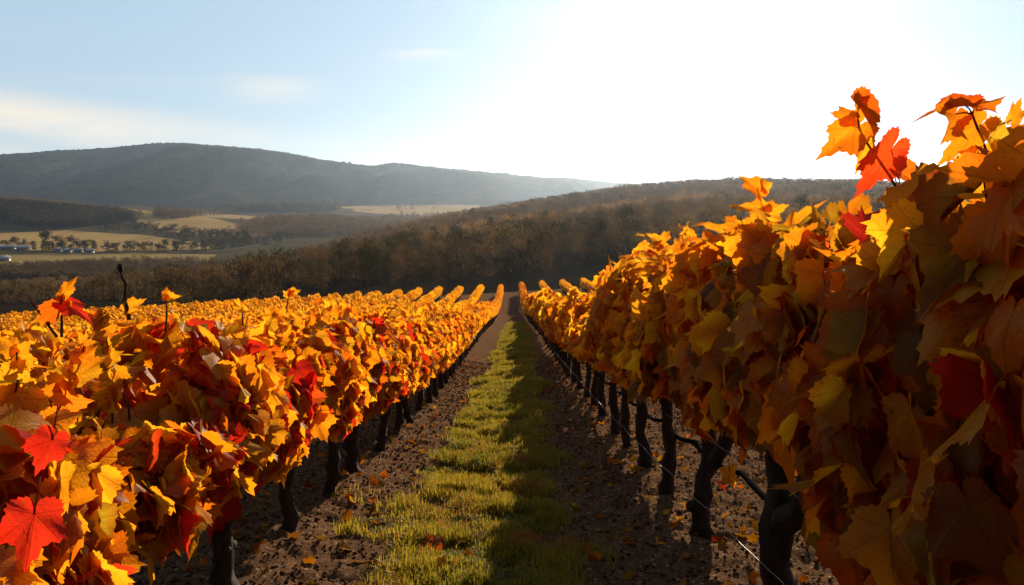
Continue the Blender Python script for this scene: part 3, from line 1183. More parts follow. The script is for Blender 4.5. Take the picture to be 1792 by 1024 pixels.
long_line('irrigation_hose', 'thick black watering hose sagging along the right row below its leaves', 'hose', XR + 0.06, 0.56, 0.016, M_HOSE, 0.05, sides=7)
long_line('trellis_wire', 'thin steel wire of the right row, stretched just above the hose', 'wire', XR - 0.05, 0.70, 0.0022, M_WIRE)
long_line('trellis_wire', 'thin slack wire of the right row, lowest one near the soil', 'wire', XR - 0.10, 0.34, 0.0022, M_WIRE, 0.02)
long_line('trellis_wire', 'thin steel wire running along the left row under its leaves', 'wire', XL + 0.04, 0.60, 0.0022, M_WIRE)


# ------------------------------------------------------------------ grass, clods, fallen leaves
def build_grass():
    Ps, Hs, Ws = [], [], []
    for (ya, yb, dens, h, w) in ((2.8, 7, 10500, 0.075, 0.0032), (7, 13, 5600, 0.08, 0.0046), (13, 26, 2600, 0.095, 0.008), (26, 58, 1100, 0.11, 0.014)):
        n = int(dens * (yb - ya) * 2.4)
        y = RNG.uniform(ya, yb, n)
        x = RNG.uniform(-1.35, 1.05, n)
        tuft = smooth((fbm(x * 3.5 + 31, y * 3.5, 3) + 0.34) / 0.55)
        keep = RNG.random(n) < grass_mask(x, y) * (0.12 + 0.88 * tuft)
        x, y, tuft = x[keep], y[keep], tuft[keep]
        Ps.append(np.stack([x, y, ground_d(x, y) - 0.008], 1))
        Hs.append(h * (0.35 + 0.9 * tuft) * RNG.uniform(0.5, 1.4, len(x)))
        Ws.append(w * RNG.uniform(0.7, 1.4, len(x)))
    P, H, W = np.vstack(Ps), np.concatenate(Hs), np.concatenate(Ws)
    k = len(P)
    a = RNG.uniform(0, 6.283, k)
    d = np.stack([np.cos(a), np.sin(a), np.zeros(k)], 1)
    s = np.stack([-np.sin(a), np.cos(a), np.zeros(k)], 1)
    lean = RNG.uniform(0.1, 0.9, k)
    up = np.array([0, 0, 1.0])
    m = P + d * (H * lean * 0.35)[:, None] + up * (H * 0.6)[:, None]
    tp = P + d * (H * lean)[:, None] + up * (H * (1 - 0.25 * lean))[:, None]
    V = np.stack([P - s * W[:, None], P + s * W[:, None], m - s * (W * 0.8)[:, None], m + s * (W * 0.8)[:, None], tp], 1)
    i = (np.arange(k) * 5)[:, None, None]
    T = (np.array([[0, 1, 3], [0, 3, 2], [2, 3, 4]])[None] + i).reshape(-1, 3)
    g = np.array([0.23, 0.24, 0.025])
    yl = np.array([0.40, 0.33, 0.035])
    br = np.array([0.34, 0.17, 0.05])
    t = np.clip(fbm(P[:, 0] * 1.3, P[:, 1] * 0.8, 3) * 1.2 + 0.35 + RNG.normal(0, 0.18, k), 0, 1)[:, None]
    C = g * (1 - t) + yl * t
    dry = np.clip((fbm(P[:, 0] * 1.9 + 60, P[:, 1] * 1.9, 3) - 0.10) * 4, 0, 1) * np.clip((11 - P[:, 1]) / 6, 0, 1) * np.clip(P[:, 0] + 1.1, 0.2, 1)
    dm = (RNG.random(k) < dry * 0.8 + 0.14)[:, None]
    C = np.where(dm, br * RNG.uniform(0.7, 1.2, (k, 1)), C)
    C = np.repeat(C[:, None], 5, 1).reshape(-1, 3)
    me = mk_mesh('grass', V.reshape(-1, 3), T, M_GRASS, C)
    o = kind(link('grass', me), 'stuff')
    tag(o, 'strip of yellow-green grass down the middle of the path', 'grass')


build_grass()


def build_clods():
    n = 42000
    y = 2.9 + 19 * RNG.random(n) ** 1.8
    x = RNG.uniform(-1, 1, n) * np.minimum(3.6, 0.75 * y + 0.2)
    keep = RNG.random(n) > 0.85 * grass_mask(x, y)
    x, y = x[keep], y[keep]
    n = len(x)
    s = (0.005 + 0.013 * RNG.random(n) ** 3) * (0.8 + y / 14)
    B = np.array([[1, 0, 0], [0, 1, 0], [-1, 0, 0], [0, -1, 0], [0, 0, 0.8], [0, 0, -0.6]], float)
    V = B[None] * RNG.uniform(0.6, 1.3, (n, 6, 1)) + RNG.normal(0, 0.18, (n, 6, 3))
    a = RNG.uniform(0, 6.28, n)
    ca, sa = np.cos(a)[:, None], np.sin(a)[:, None]
    V = np.stack([V[..., 0] * ca - V[..., 1] * sa, V[..., 0] * sa + V[..., 1] * ca, V[..., 2]], -1)
    V = V * s[:, None, None] + np.stack([x, y, ground_d(x, y) + s * 0.3], 1)[:, None]
    T = np.array([[0, 1, 4], [1, 2, 4], [2, 3, 4], [3, 0, 4], [1, 0, 5], [2, 1, 5], [3, 2, 5], [0, 3, 5]])
    T = (T[None] + (np.arange(n) * 6)[:, None, None]).reshape(-1, 3)
    me = mk_mesh('soil_clods', V.reshape(-1, 3), T, M_SOIL, np.zeros((n * 6, 3)))
    o = kind(link('soil_clods', me), 'stuff')
    tag(o, 'crumbs and clods of dry brown soil on the path', 'soil')


build_clods()


def build_litter():
    n = 2100
    y = 2.9 + 22 * RNG.random(n) ** 1.6
    x = RNG.uniform(-1, 1, n) * np.minimum(3.4, 0.7 * y + 0.2)
    side = np.minimum(np.abs(x - XL), np.abs(x - XR))
    keep = RNG.random(n) < 0.20 + 0.8 * np.exp(-(side / 0.55) ** 2)
    x, y = x[keep], y[keep]
    k = len(x)
    P = np.stack([x, y, ground_d(x, y) + RNG.uniform(0.006, 0.03, k)], 1)
    nrm = np.array([0, 0, 1.0]) + RNG.normal(0, 0.4, (k, 3))
    tip = RNG.normal(0, 1, (k, 3)) * np.array([1, 1, 0.2])
    C, _ = palette(k, (0.10, 0.2, 0.2, 0.05, 0.0, 0.45), RNG)
    C = C * RNG.uniform(0.4, 0.9, (k, 1))
    a = Acc()
    leaves(a, LEAF1, P, nrm, tip, RNG.uniform(0.025, 0.07, k), C, RNG, 1.8)
    o = kind(link('fallen_leaves', a.mesh('fallen_leaves', M_DRY)), 'stuff')
    tag(o, 'brown and orange leaves fallen on the soil under the vines', 'leaves')


build_litter()


def one_fallen_leaf():
    p = np.array([at(762, 945, 1.0)]) - [0, 0, CAM_Z]
    # where that line of sight meets the ground
    d = ray(762, 945)
    t = np.linspace(3, 8, 2000)
    g = ground_d(d[0] / d[1] * t, t)
    i = np.argmax(CAM_Z + d[2] / d[1] * t < g + 0.07)
    P = np.array([d[0] / d[1] * t[i], t[i], g[i] + 0.055])
    a = Acc()
    leaves(a, LEAF0, np.zeros((1, 3)), np.array([[0.1, -0.35, 1.0]]), np.array([[-1.0, -0.2, 0.35]]), np.array([0.13]), np.array([[0.5, 0.09, 0.02]]), np.random.default_rng(3), 1.4)
    o = link('fallen_leaf', a.mesh('fallen_leaf', M_LEAF), None, P)
    tag(o, 'single large curled orange-red leaf lying on the grass in front', 'leaf')


one_fallen_leaf()


# ------------------------------------------------------------------ far trees
def tree_data(rng, h=8.0, n=160, thin=1.0, detail=1, tone=0):
    """Bare-twigged autumn tree: trunk with limbs, and a crown of twig tufts and last leaves."""
    tr = Acc()
    wob = rng.normal(0, 0.03 * h, 4)
    P = np.array([[0, 0, -0.3], [wob[0] * 0.3, wob[1] * 0.3, h * 0.25], [wob[0], wob[1], h * 0.55], [wob[2], wob[3], h * 0.92]])
    tr.add(*tube(P, np.array([0.022, 0.017, 0.011, 0.003]) * h, 5 if detail else 4, 0.05, rng, cap=False))
    clumps = []
    for i in range(7 if detail else 4):
        t = rng.uniform(0.25, 0.8)
        p = np.array([np.interp(t, [0, 0.25, 0.55, 0.92], P[:, j]) for j in range(3)])
        p[2] = h * t
        a = rng.uniform(0, 6.28)
        ln = h * rng.uniform(0.16, 0.34) * (1.15 - 0.6 * t)
        q = p + np.array([math.cos(a) * ln, math.sin(a) * ln, ln * rng.uniform(0.5, 1.2)])
        tr.add(*tube(np.stack([p, (p + q) / 2 + [0, 0, -0.02 * h], q]), np.array([0.008, 0.006, 0.002]) * h, 3, 0, rng, cap=False))
        clumps.append(q)
    clumps += [P[-1], P[2] + [0, 0, h * 0.15]]
    clumps = np.array(clumps)
    cr = Acc()
    ci = rng.integers(0, len(clumps), n)
    c = clumps[ci] + rng.normal(0, 0.085 * h, (n, 3)) * np.array([1, 1, 0.85])
    low = rng.random(n) < 0.28
    c[low, 2] = rng.uniform(0.02, 0.4, low.sum()) * h
    c[:, 2] = np.clip(c[:, 2], 0.02 * h, 1.05 * h)
    d = unit(rng.normal(0, 0.6, (n, 3)) + np.array([0, 0, 0.75]) + 0.5 * unit(c - np.array([0, 0, 0.45 * h])))
    s = unit(np.cross(d, rng.normal(0, 1, (n, 3))))
    ln = h * rng.uniform(0.05, 0.13, n)
    wd = h * rng.uniform(0.012, 0.032, n) * thin
    V = np.stack([c - s * wd[:, None], c + s * wd[:, None], c + d * ln[:, None]], 1)
    T = np.arange(3 * n).reshape(-1, 3)
    base = np.array([(0.13, 0.092, 0.056), (0.18, 0.12, 0.065), (0.05, 0.05, 0.026), (0.42, 0.27, 0.13)][tone])  # last tone is paled: sunlight on the hill's tree line put into the colour
    C = base * rng.uniform(0.65, 1.3, (n, 1)) * (1 + rng.normal(0, 0.06, (n, 3)))
    cr.add(V.reshape(-1, 3), T, np.repeat(C[:, None], 3, 1).reshape(-1, 3))
    return tr, cr


# ------------------------------------------------------------------ the wooded hill behind the vineyard
RIDGE_PX = [-600, -200, 0, 150, 300, 380, 500, 650, 800, 950, 1100, 1200, 1290, 1500, 1792, 2300, 3000]
RIDGE_PY = [505, 492, 483, 480, 478, 472, 446, 405, 373, 348, 326, 317, 313, 316, 335, 355, 368]     # tree tops
RIDGE_D = [470, 480, 500, 520, 560, 600, 660, 700, 740, 780, 810, 820, 820, 830, 830, 830, 830]
TREE_H = 7.5


def hill_z(a, y):
    """Height of the hill at lateral slope a = x/y and distance y ahead."""
    px = a * F_PX * 1.0 / (math.cos(PITCH)) + 896
    yd = np.interp(px, RIDGE_PX, RIDGE_D)
    py = np.interp(px, RIDGE_PX, RIDGE_PY)
    b = (512 - py) / F_PX
    zr = (-math.sin(PITCH) + b * math.cos(PITCH)) / (math.cos(PITCH) + b * math.sin(PITCH)) * yd + CAM_Z - TREE_H
    y0 = 104.0
    z0 = ground0(a * y0, y0) - 0.25
    t = (y - y0) / (yd - y0)
    lin = z0 + (zr - z0) * np.clip(t, 0, 1)
    sag = -9.0 * np.sin(np.pi * np.clip(t, 0, 1)) ** 2 * (1 - np.clip(t, 0, 1)) * smooth((px - 300) / 500)
    z = lin + sag + 1.6 * fbm(a * y * 0.02, y * 0.02, 3) * smooth((y - 110) / 60)
    z = np.where(t > 1, zr - 70 * smooth((t - 1) / 0.9), z)
    return np.maximum(np.where(t < 0, z0 - (t * -60), z), -67.0)


def build_hill():
    aa = np.linspace(-1.2, 1.3, 260)
    yy = np.concatenate([np.linspace(98, 150, 30), np.geomspace(153, 1500, 110)])
    A, Y = np.meshgrid(aa, yy)
    Z = hill_z(A, Y)
    V = np.stack([A * Y, Y, Z], -1).reshape(-1, 3)
    ny, nx = A.shape
    i = np.arange(ny - 1)[:, None] * nx + np.arange(nx - 1)[None]
    Q = np.stack([i, i + 1, i + nx + 1, i + nx], -1).reshape(-1, 4)
    kind(link('hill', mk_mesh('hill', V, Q, M_HILL, smooth_=True)), 'structure')


build_hill()


def build_forest():
    lib = []
    for i in range(10):
        rng = np.random.default_rng(800 + i)
        per = []
        for n, th, det in ((330, 0.75, 1), (120, 1.35, 0)):
            tr, cr = tree_data(rng, 1.0, n, th, det, 0 if i % 3 else 1)
            per.append((np.vstack(tr.v), np.vstack(tr.t), np.vstack(cr.v), np.vstack(cr.t), np.vstack(cr.c)))
        lib.append(per)
    Vs, Ts, Cs, Ms, n = [], [], [], [], 0
    cnt = 0
    rng = np.random.default_rng(77)
    while cnt < 12800:
        y = math.sqrt(rng.uniform(125 ** 2, 830 ** 2))
        a = rng.uniform(-0.74, 0.70)
        px = a * F_PX / math.cos(PITCH) + 896
        yd = np.interp(px, RIDGE_PX, RIDGE_D)
        if y > yd + 12:
            continue
        x = a * y
        # clearings: the bare meadow below, thinner wood on the left
        edge = np.interp(px, [0, 400, 700, 1000, 1300], [135, 132, 135, 140, 150])
        if y < edge + 20 * fbm(x * 0.03, 4.0, 2):
            continue
        if fbm(x * 0.011 + 8, y * 0.011, 3) < np.interp(px, [0, 350, 600], [0.02, -0.25, -0.6]):
            continue
        fv, ft, cv, ct, cc = lib[rng.integers(10)][0 if y < 420 else 1]
        shrub = 0.38 if (cnt % 3 == 0 and y < 520) else 1.0
        h = shrub * TREE_H * rng.uniform(0.65, 1.2) * np.interp(px, [0, 400], [0.62, 1.0]) * np.interp(y, [150, 300], [0.8, 1.0])
        ca, sa = math.cos(rng.uniform(0, 6.28)), 0
        sa = math.sqrt(1 - ca * ca)
        Rm = np.array([[ca, -sa, 0], [sa, ca, 0], [0, 0, 1]]) * np.array([1, 1, 1])
        off = np.array([x, y, float(hill_z(np.array(a), np.array(y)))])
        tint = rng.uniform(0.7, 1.3) * (1 + 0.9 * fbm(x * 0.018 + 70, y * 0.018, 2))
        if rng.random() < 0.05 + 0.5 * max(0.0, float(fbm(x * 0.009 + 30, y * 0.009, 2)) - 0.15):
            tint = np.array([0.28, 0.42, 0.35])
            h *= 1.15
        Vs += [fv @ Rm.T * h + off, cv @ Rm.T * h + off]
        Ts += [ft + n, ct + n + len(fv)]
        Cs += [np.ones_like(fv) * 0.08, cc * tint]
        Ms += [np.ones(len(ft), int), np.zeros(len(ct), int)]
        n += len(fv) + len(cv)
        cnt += 1
    me = mk_mesh('forest', np.vstack(Vs), np.vstack(Ts), [M_CROWN, M_TREEBARK], np.vstack(Cs), midx=np.concatenate(Ms))
    o = kind(link('forest', me), 'stuff')
    tag(o, 'bare brown forest covering the hill behind the vineyard', 'forest')


build_forest()

# trees that stand out one by one: the sunlit line half way up the hill, and the valley's hedgerows
TREE_LIB = {}


def tree_things(name, label, cat, group, spots, tones, n=380, thin=0.8, h0=8.0, wide=1.0):
    for i, (x, y, z, h) in enumerate(spots):
        key = (tones, n, i % 5)
        if key not in TREE_LIB:
            rng = np.random.default_rng(2000 + 31 * (i % 5) + 7 * tones + n)
            tr, cr = tree_data(rng, 1.0, n, thin, 1, tones)
            TREE_LIB[key] = (tr.mesh('trunk', M_TREEBARK), cr.mesh('crown', M_CROWN))
        tm, cm = TREE_LIB[key]
        t = thing(name, label, cat, (x, y, z), group)
        t.scale = (h * wide, h * wide, h)
        t.rotation_euler.z = random.uniform(0, 6.28)
        link('trunk', tm, t)
        link('crown', cm, t)


spots = []
for px in np.arange(735, 1310, 17):
    px = px + random.uniform(-6, 6)
    y = np.interp(px, [735, 900, 1300], [330, 350, 400]) + random.uniform(-8, 8)
    a = (px - 896) / F_PX * math.cos(PITCH)
    spots.append((a * y, y, float(hill_z(np.array(a), np.array(y))), random.uniform(7.0, 10.5)))
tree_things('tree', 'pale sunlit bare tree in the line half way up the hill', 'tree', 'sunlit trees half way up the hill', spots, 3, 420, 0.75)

# ------------------------------------------------------------------ valley, fields, village
VAL_Z = -60.0


def val(px, py):
    d = ray(px, py)
    t = (VAL_Z - CAM_Z) / d[2]
    return d[0] * t, d[1] * t


def valley_z(x, y):
    return VAL_Z + 1.5 * fbm(x * 0.004, y * 0.004, 3)


def build_valley():
    aa = np.linspace(-2.2, 2.2, 200)
    yy = np.geomspace(300, 9000, 150)
    A, Y = np.meshgrid(aa, yy)
    X = A * Y
    Z = valley_z(X, Y)
    # the wooded knoll on the left and low swells
    for px, y, w, dp, hh in KNOLLS:
        cx = (px - 896) / F_PX * y
        Z = Z + hh * np.exp(-((X - cx) / w) ** 2 - ((Y - y) / dp) ** 2)
    V = np.stack([X, Y, Z], -1).reshape(-1, 3)
    ny, nx = A.shape
    i = np.arange(ny - 1)[:, None] * nx + np.arange(nx - 1)[None]
    Q = np.stack([i, i + 1, i + nx + 1, i + nx], -1).reshape(-1, 4)
    kind(link('valley', mk_mesh('valley', V, Q, M_VALLEY, smooth_=True)), 'structure')


# (photo x, metres ahead, half width, half depth, height)
KNOLLS = [(20, 1500, 330, 170, 34), (-300, 1500, 400, 200, 40), (225, 2300, 110, 90, 24), (480, 2500, 230, 120, 22), (540, 1400, 110, 160, 10), (800, 2900, 500, 200, 14)]


def land_z(x, y):
    z = valley_z(x, y)
    for px, yk, w, dp, hh in KNOLLS:
        cx = (px - 896) / F_PX * yk
        z = z + hh * np.exp(-((x - cx) / w) ** 2 - ((y - yk) / dp) ** 2)
    return z


build_valley()


def on_land(px, py):
    """Point of the valley that the photo shows at (px, py)."""
    d = ray(px, py)
    t = np.linspace(400, 8000, 4000)
    h = CAM_Z + d[2] / d[1] * t
    i = np.argmax(h < land_z(d[0] / d[1] * t, t))
    return d[0] / d[1] * t[i], t[i]


def field(label, poly, mat, lift=0.6):
    """A cultivated field: its outline laid over the valley floor as a fine sheet."""
    W = np.array([val(*p) for p in poly])
    n = 40
    # outline given as top edge left-to-right and bottom edge right-to-left
    h = len(poly) // 2
    top = np.stack([np.interp(np.linspace(0, h - 1, n), range(h), W[:h, j]) for j in range(2)], 1)
    bot = W[h:][::-1]
    hb = len(bot)
    bot = np.stack([np.interp(np.linspace(0, hb - 1, n), range(hb), bot[:, j]) for j in range(2)], 1)
    m = 14
    s = np.linspace(0, 1, m)[:, None, None]
    G = top[None] * (1 - s) + bot[None] * s
    X, Y = G[..., 0], G[..., 1]
    Z = land_z(X, Y) + lift
    V = np.stack([X, Y, Z], -1).reshape(-1, 3)
    i = np.arange(m - 1)[:, None] * n + np.arange(n - 1)[None]
    Q = np.stack([i, i + n, i + n + 1, i + 1], -1).reshape(-1, 4)
    o = kind(link('field', mk_mesh('field', V, Q, mat, smooth_=True)), 'structure')
    tag(o, label, 'field')


field('tan stubble field behind the village', [(-60, 412), (120, 406), (250, 412), (360, 428), (370, 438), (200, 442), (60, 441), (-60, 432)], M_FIELD)
field('long pale field in front of the village', [(-60, 450), (100, 447), (250, 445), (380, 447), (360, 462), (240, 466), (90, 468), (-60, 462)], M_FIELD2)
field('orange field above the hedgerow', [(212, 390), (300, 387), (385, 394), (462, 406), (468, 414), (410, 417), (330, 411), (240, 399)], M_FIELD)
field('pale flat field at the foot of the mountains', [(585, 359), (690, 357), (760, 360), (840, 366), (830, 377), (760, 379), (660, 374), (560, 368)], M_FIELD)
field('thin pale field strip below the far wood', [(260, 357), (330, 352), (420, 354), (520, 355), (520, 358), (420, 358), (340, 359), (262, 361)], M_FIELD2)
field('small tan field left of the pale flat field', [(310, 374), (350, 371), (420, 377), (480, 381), (470, 386), (410, 386), (350, 383), (312, 380)], M_FIELD)

# country lane along the bottom of the hill
lane = np.array([val(px, py) for px, py in ((-40, 449), (100, 446), (250, 444), (360, 443), (420, 436), (470, 427), (520, 420))])
tl = np.linspace(0, len(lane) - 1, 80)
lc = np.stack([np.interp(tl, range(len(lane)), lane[:, j]) for j in range(2)], 1)
tg = unit(np.gradient(lc, axis=0))
nr = np.stack([-tg[:, 1], tg[:, 0]], 1) * 1.7
LV = np.vstack([np.column_stack([lc + nr, land_z(*(lc + nr).T) + 1.0]), np.column_stack([lc - nr, land_z(*(lc - nr).T) + 1.0])])
ii = np.arange(79)
kind(link('road', mk_mesh('road', LV, np.stack([ii, ii + 80, ii + 81, ii + 1], 1), M_LANE)), 'structure')


def line_spots(pts, step, h0, h1, jit=2.0):
    out = []
    for (p, q) in zip(pts[:-1], pts[1:]):
        n = max(1, int(abs(q[0] - p[0]) / step))
        for i in range(n):
            t = (i + random.random() * 0.7) / n
            px, py = p[0] + (q[0] - p[0]) * t, p[1] + (q[1] - p[1]) * t + random.uniform(-jit, jit) * 0.5
            x, y = on_land(px, py)
            out.append((x, y, float(land_z(x, y)), random.uniform(h0, h1)))
    return out


tree_things('tree', 'dark hedgerow tree running between the tan fields', 'tree', 'hedgerow trees between the fields',
            line_spots([(165, 400), (240, 405), (300, 414), (365, 422), (440, 426)], 9, 9, 17, 5), 2, 420, 1.3, wide=1.25)
tree_things('tree', 'brown hedgerow tree along the orange field', 'tree', 'hedgerow trees along the orange field',
            line_spots([(255, 405), (330, 413), (400, 420), (470, 418)], 9, 8, 14, 6), 1, 420, 1.3, wide=1.25)
tree_things('tree', 'dark roadside tree to the right of the village', 'tree', 'roadside trees right of the village',
            line_spots([(185, 442), (240, 441), (300, 440), (350, 441), (420, 433), (520, 418)], 9, 7, 12, 3), 2, 420, 1.3, wide=1.3)
tree_things('tree', 'dark tree among the village houses', 'tree', 'trees among the village houses',
            line_spots([(-10, 434), (40, 435), (60, 437), (90, 438), (170, 442)], 9, 6, 13, 3), 2, 420, 1.3, wide=1.2)
tree_things('conifer', 'tall dark upright tree beside the village, tallest there', 'tree', None, [(*on_land(81, 439), 0, 24)], 2, 460, 1.3, wide=0.75)
tree_things('tree', 'round brown tree standing alone on the tan field edge, left of its twin', 'tree', None, [(*on_land(104, 438), 0, 15)], 1, 440, 1.3, wide=1.3)
tree_things('tree', 'round brown tree standing alone on the tan field edge, right of its twin', 'tree', None, [(*on_land(128, 438), 0, 15)], 1, 450, 1.3, wide=1.3)
for o in list(SC.collection.objects):
    if o.type == 'EMPTY' and o.parent is None and o.location.z == 0 and o.location.y > 300:
        o.location.z = float(land_z(o.location.x, o.location.y))
tree_things('tree', 'small lone tree on the pale flat field below the mountains', 'tree', 'lone trees on the pale flat field',
            [(x, y, float(land_z(x, y)), h) for (x, y), h in [(on_land(698, 369), 16), (on_land(721, 367), 22), (on_land(703, 375), 9), (on_land(760, 367), 9)]], 2, 300, 1.4, wide=1.2)


def woodland(label, n, region, h0, h1, tone, seed, n_tw=110):
    rng = np.random.default_rng(seed)
    lib = []
    for i in range(6):
        tr, cr = tree_data(rng, 1.0, n_tw, 1.7, 0, tone if i % 3 else 0)
        lib.append((np.vstack(tr.v), np.vstack(tr.t), np.vstack(cr.v), np.vstack(cr.t), np.vstack(cr.c)))
    Vs, Ts, Cs, Ms, k = [], [], [], [], 0
    for i in range(n):
        x, y = region(rng)
        fv, ft, cv, ct, cc = lib[rng.integers(6)]
        h = rng.uniform(h0, h1)
        sc = np.array([1.25, 1.25, 1.0]) * h
        off = np.array([x, y, float(land_z(x, y))])
        Vs += [fv * sc + off, cv * sc + off]
        Ts += [ft + k, ct + k + len(fv)]
        Cs += [np.ones_like(fv) * 0.05, cc * rng.uniform(0.7, 1.2)]
        Ms += [np.ones(len(ft), int), np.zeros(len(ct), int)]
        k += len(fv) + len(cv)
    me = mk_mesh('woodland', np.vstack(Vs), np.vstack(Ts), [M_CROWN, M_TREEBARK], np.vstack(Cs), midx=np.concatenate(Ms))
    o = kind(link('woodland', me), 'stuff')
    tag(o, label, 'woodland')


def px_region(poly):
    """Random valley points inside a photo quadrilateral given as (left, right, top-left, top-right, bottom-left, bottom-right)."""
    l, r, tl_, tr_, bl, br = poly

    def f(rng):
        q, w = math.sqrt(rng.random()) * rng.uniform(0.8, 1.0), rng.uniform(0, 6.283)
        q *= 0.85 + 0.15 * math.sin(3 * w + l)
        u, v = 0.5 + 0.5 * q * math.cos(w), 0.5 + 0.5 * q * math.sin(w)
        px = l + (r - l) * u
        t, b = tl_ + (tr_ - tl_) * u, bl + (br - bl) * u
        return on_land(px, t + (b - t) * v)
    return f


woodland('dark wooded knoll at the left edge of the valley', 2200, px_region((-60, 260, 344, 376, 405, 398)), 9, 15, 2, 11)
woodland('brown wood in the valley left of the big hill', 520, px_region((395, 640, 384, 380, 416, 392)), 8, 13, 1, 12)
woodland('wide brown wood running down to the foot of the big hill', 1100, px_region((400, 860, 388, 372, 440, 392)), 7, 12, 1, 21)
woodland('low brown thicket between the front field and the vineyard', 2200, px_region((-90, 470, 461, 452, 505, 490)), 3, 6.5, 0, 31, 90)
woodland('dark strip of wood under the mountains', 420, px_region((350, 640, 366, 362, 373, 372)), 14, 22, 2, 13)
woodland('thin dark wood along the valley behind the orange field', 300, px_region((240, 420, 366, 366, 388, 380)), 8, 13, 0, 15)


# village houses: walls with windows and a door under a pitched roof
def house(label, px, py, w, d, h, roof_h, rot, roof_mat):
    x, y = on_land(px, py)
    z = float(land_z(x, y)) - 0.3
    hs = thing('house', label, 'house', (x, y, z), 'village houses')
    hs.rotation_euler.z = rot
    a = Acc()
    W2, D2 = w / 2, d / 2
    V = [(-W2, -D2, 0), (W2, -D2, 0), (W2, D2, 0), (-W2, D2, 0), (-W2, -D2, h), (W2, -D2, h), (W2, D2, h), (-W2, D2, h), (-W2, 0, h + roof_h), (W2, 0, h + roof_h)]
    T = [(0, 1, 5), (0, 5, 4), (1, 2, 6), (1, 6, 5), (2, 3, 7), (2, 7, 6), (3, 0, 4), (3, 4, 7), (4, 7, 8), (5, 9, 6)]
    a.add(V, T)
    link('wall', a.mesh('wall', M_WALL), hs)
    r = Acc()
    e, th = 0.5, 0.25
    k = roof_h / D2
    RV = []
    for zz in (0.02, th):
        RV += [(-W2 - e, -D2 - e, h - e * k + zz), (W2 + e, -D2 - e, h - e * k + zz), (W2 + e, 0, h + roof_h + zz), (-W2 - e, 0, h + roof_h + zz), (W2 + e, D2 + e, h - e * k + zz), (-W2 - e, D2 + e, h - e * k + zz)]
    q = [(6, 7, 8, 9), (9, 8, 10, 11), (0, 3, 2, 1), (3, 5, 4, 2), (0, 1, 7, 6), (4, 5, 11, 10), (1, 2, 8, 7), (2, 4, 10, 8), (3, 0, 6, 9), (5, 3, 9, 11)]
    r.add(RV, [t for f in q for t in ((f[0], f[1], f[2]), (f[0], f[2], f[3]))])
    ro = link('roof', r.mesh('roof', roof_mat), hs)
    c = Acc()
    bx(c, (W2 * 0.5, D2 * 0.15, h + roof_h * 0.9 + 0.5), (0.7, 0.7, 1.6))
    link('chimney', c.mesh('chimney', M_WALL), ro)
    nwin = max(2, int(w // 3.2))
    for i in range(nwin):
        xx = -W2 + w * (i + 0.5) / nwin
        b = Acc()
        if i == nwin // 2:
            bx(b, (xx, -D2 - 0.03, 1.05), (1.0, 0.1, 2.1))
            link('door', b.mesh('door', M_DOOR), hs)
        else:
            bx(b, (xx, -D2 - 0.03, h * 0.55), (1.1, 0.1, 1.2))
            link('window', b.mesh('window', M_PANE), hs)


def bx(acc, c, s):
    c, s = np.array(c), np.array(s) / 2
    V = np.array([[i, j, k] for i in (-1, 1) for j in (-1, 1) for k in (-1, 1)]) * s + c
    T = [(0, 1, 3), (0, 3, 2), (4, 6, 7), (4, 7, 5), (0, 4, 5), (0, 5, 1), (2, 3, 7), (2, 7, 6), (0, 2, 6), (0, 6, 4), (1, 5, 7), (1, 7, 3)]
    acc.add(V, T)


house('long low village house with pale roof at the left edge', 4, 437, 8, 6, 2.8, 1.8, 0.1, M_PALEROOF)
house('pale-roofed village house, second from the left edge', 19, 437, 9, 6, 2.9, 1.9, -0.15, M_PALEROOF)
house('widest pale-roofed village house, left of the tall dark tree', 42, 438, 12, 6.5, 2.9, 2.0, 0.05, M_PALEROOF)
house('small grey-roofed house just right of the two round trees', 101, 441, 7, 5, 2.6, 1.8, 0.3, M_ROOF)
house('small white house in the middle of the right-hand cluster', 119, 442, 6, 5, 2.6, 1.8, -0.3, M_PALEROOF)
house('grey-roofed house near the right end of the village', 138, 442, 7, 5, 2.6, 1.8, 0.15, M_ROOF)
house('white house at the right end of the village, under the hedge', 158, 443, 6, 5, 2.6, 1.7, -0.1, M_PALEROOF)
house('tiny white farmhouse by the lane, alone in the front field', 8, 458, 8, 6, 3.0, 2.2, 0.2, M_PALEROOF)

# ------------------------------------------------------------------ mountains
MT_PX = [-1200, -500, -150, 0, 60, 100, 200, 250, 300, 340, 380, 440, 490, 530, 560, 620, 655, 690, 720, 760, 800, 880, 950, 1000, 1080, 1200, 1500, 2000, 2800]
MT_PY = [290, 285, 278, 271, 268, 264, 259, 253, 250, 251, 255, 259, 265, 272, 279, 287, 290, 285, 288, 294, 297, 303, 311, 313, 320, 326, 330, 328, 330]


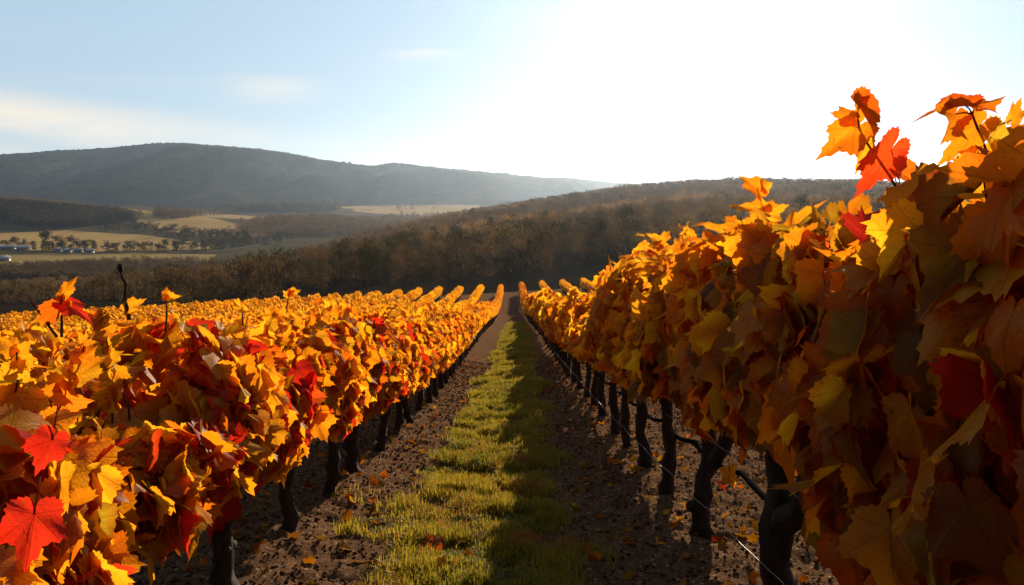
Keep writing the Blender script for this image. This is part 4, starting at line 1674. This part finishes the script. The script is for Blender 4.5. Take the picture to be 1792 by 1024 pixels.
def build_mountains():
    pxs = np.arange(-1200, 2800, 2.5)
    py = np.interp(pxs, MT_PX, MT_PY)
    py = py + 2.0 * fbm(pxs * 0.012, pxs * 0 + 2, 4)
    yr = 4300.0
    b = (512 - py) / F_PX
    zr = (-math.sin(PITCH) + b * math.cos(PITCH)) / (math.cos(PITCH) + b * math.sin(PITCH)) * yr + CAM_Z
    a = (pxs - 896) / F_PX
    rows = []
    ts = np.concatenate([np.linspace(0, 1, 90), np.linspace(1.02, 1.6, 12)])
    for t in ts:
        y = 2700 + (yr - 2700) * t
        base = VAL_Z - 5
        if t <= 1:
            prof = smooth(t) * 0.55 + 0.45 * t
            x = a * y
            gul = 0.25 - np.abs(fbm(x * 0.0021, y * 0.0009 + 4, 4)) * 1.5
            spur = 60 * np.exp(-((pxs - 420) / 95) ** 2) * np.exp(-((t - 0.55) / 0.2) ** 2) + 34 * np.exp(-((pxs - 640) / 120) ** 2) * np.exp(-((t - 0.4) / 0.16) ** 2) + 30 * np.exp(-((pxs - 880) / 130) ** 2) * np.exp(-((t - 0.5) / 0.2) ** 2)
            z = base + (zr - base) * prof + gul * 190 * np.sin(np.pi * t) ** 0.8 * np.clip((zr - base) / 250, 0.2, 1) + spur * 1.6
            z = np.minimum(z, CAM_Z + (zr - CAM_Z) * y / yr - 14 * (1 - t))
        else:
            z = base + (zr - base) * (1 - smooth((t - 1) / 0.6) * 0.9)
        if 0.93 < t <= 1.0:
            z = z + np.abs(RNG.normal(0, 3.2, len(pxs))) * (1 if t == 1 else 0.6)
        rows.append(np.stack([a * y, np.full(len(a), y), z], 1))
    V = np.vstack(rows)
    ny, nx = len(ts), len(pxs)
    i = np.arange(ny - 1)[:, None] * nx + np.arange(nx - 1)[None]
    Q = np.stack([i, i + 1, i + nx + 1, i + nx], -1).reshape(-1, 4)
    kind(link('mountains', mk_mesh('mountains', V, Q, M_MOUNT)), 'structure')


build_mountains()

# ------------------------------------------------------------------ haze
HAZE = 0.000037


def build_haze():
    m, nt, N, L, out = new_mat('haze_air')
    v = N.new('ShaderNodeVolumePrincipled')
    v.inputs['Color'].default_value = (0.64, 0.79, 1.0, 1)
    v.inputs['Density'].default_value = HAZE
    v.inputs['Anisotropy'].default_value = 0.74
    L.new(v.outputs[0], out.inputs['Volume'])
    a = Acc()
    bx(a, (0, 3600, 114.5), (21000, 11400, 371))
    o = kind(link('haze', a.mesh('haze', m)), 'stuff')
    tag(o, 'pale bluish haze filling the valley air', 'haze')


if HAZE:
    build_haze()
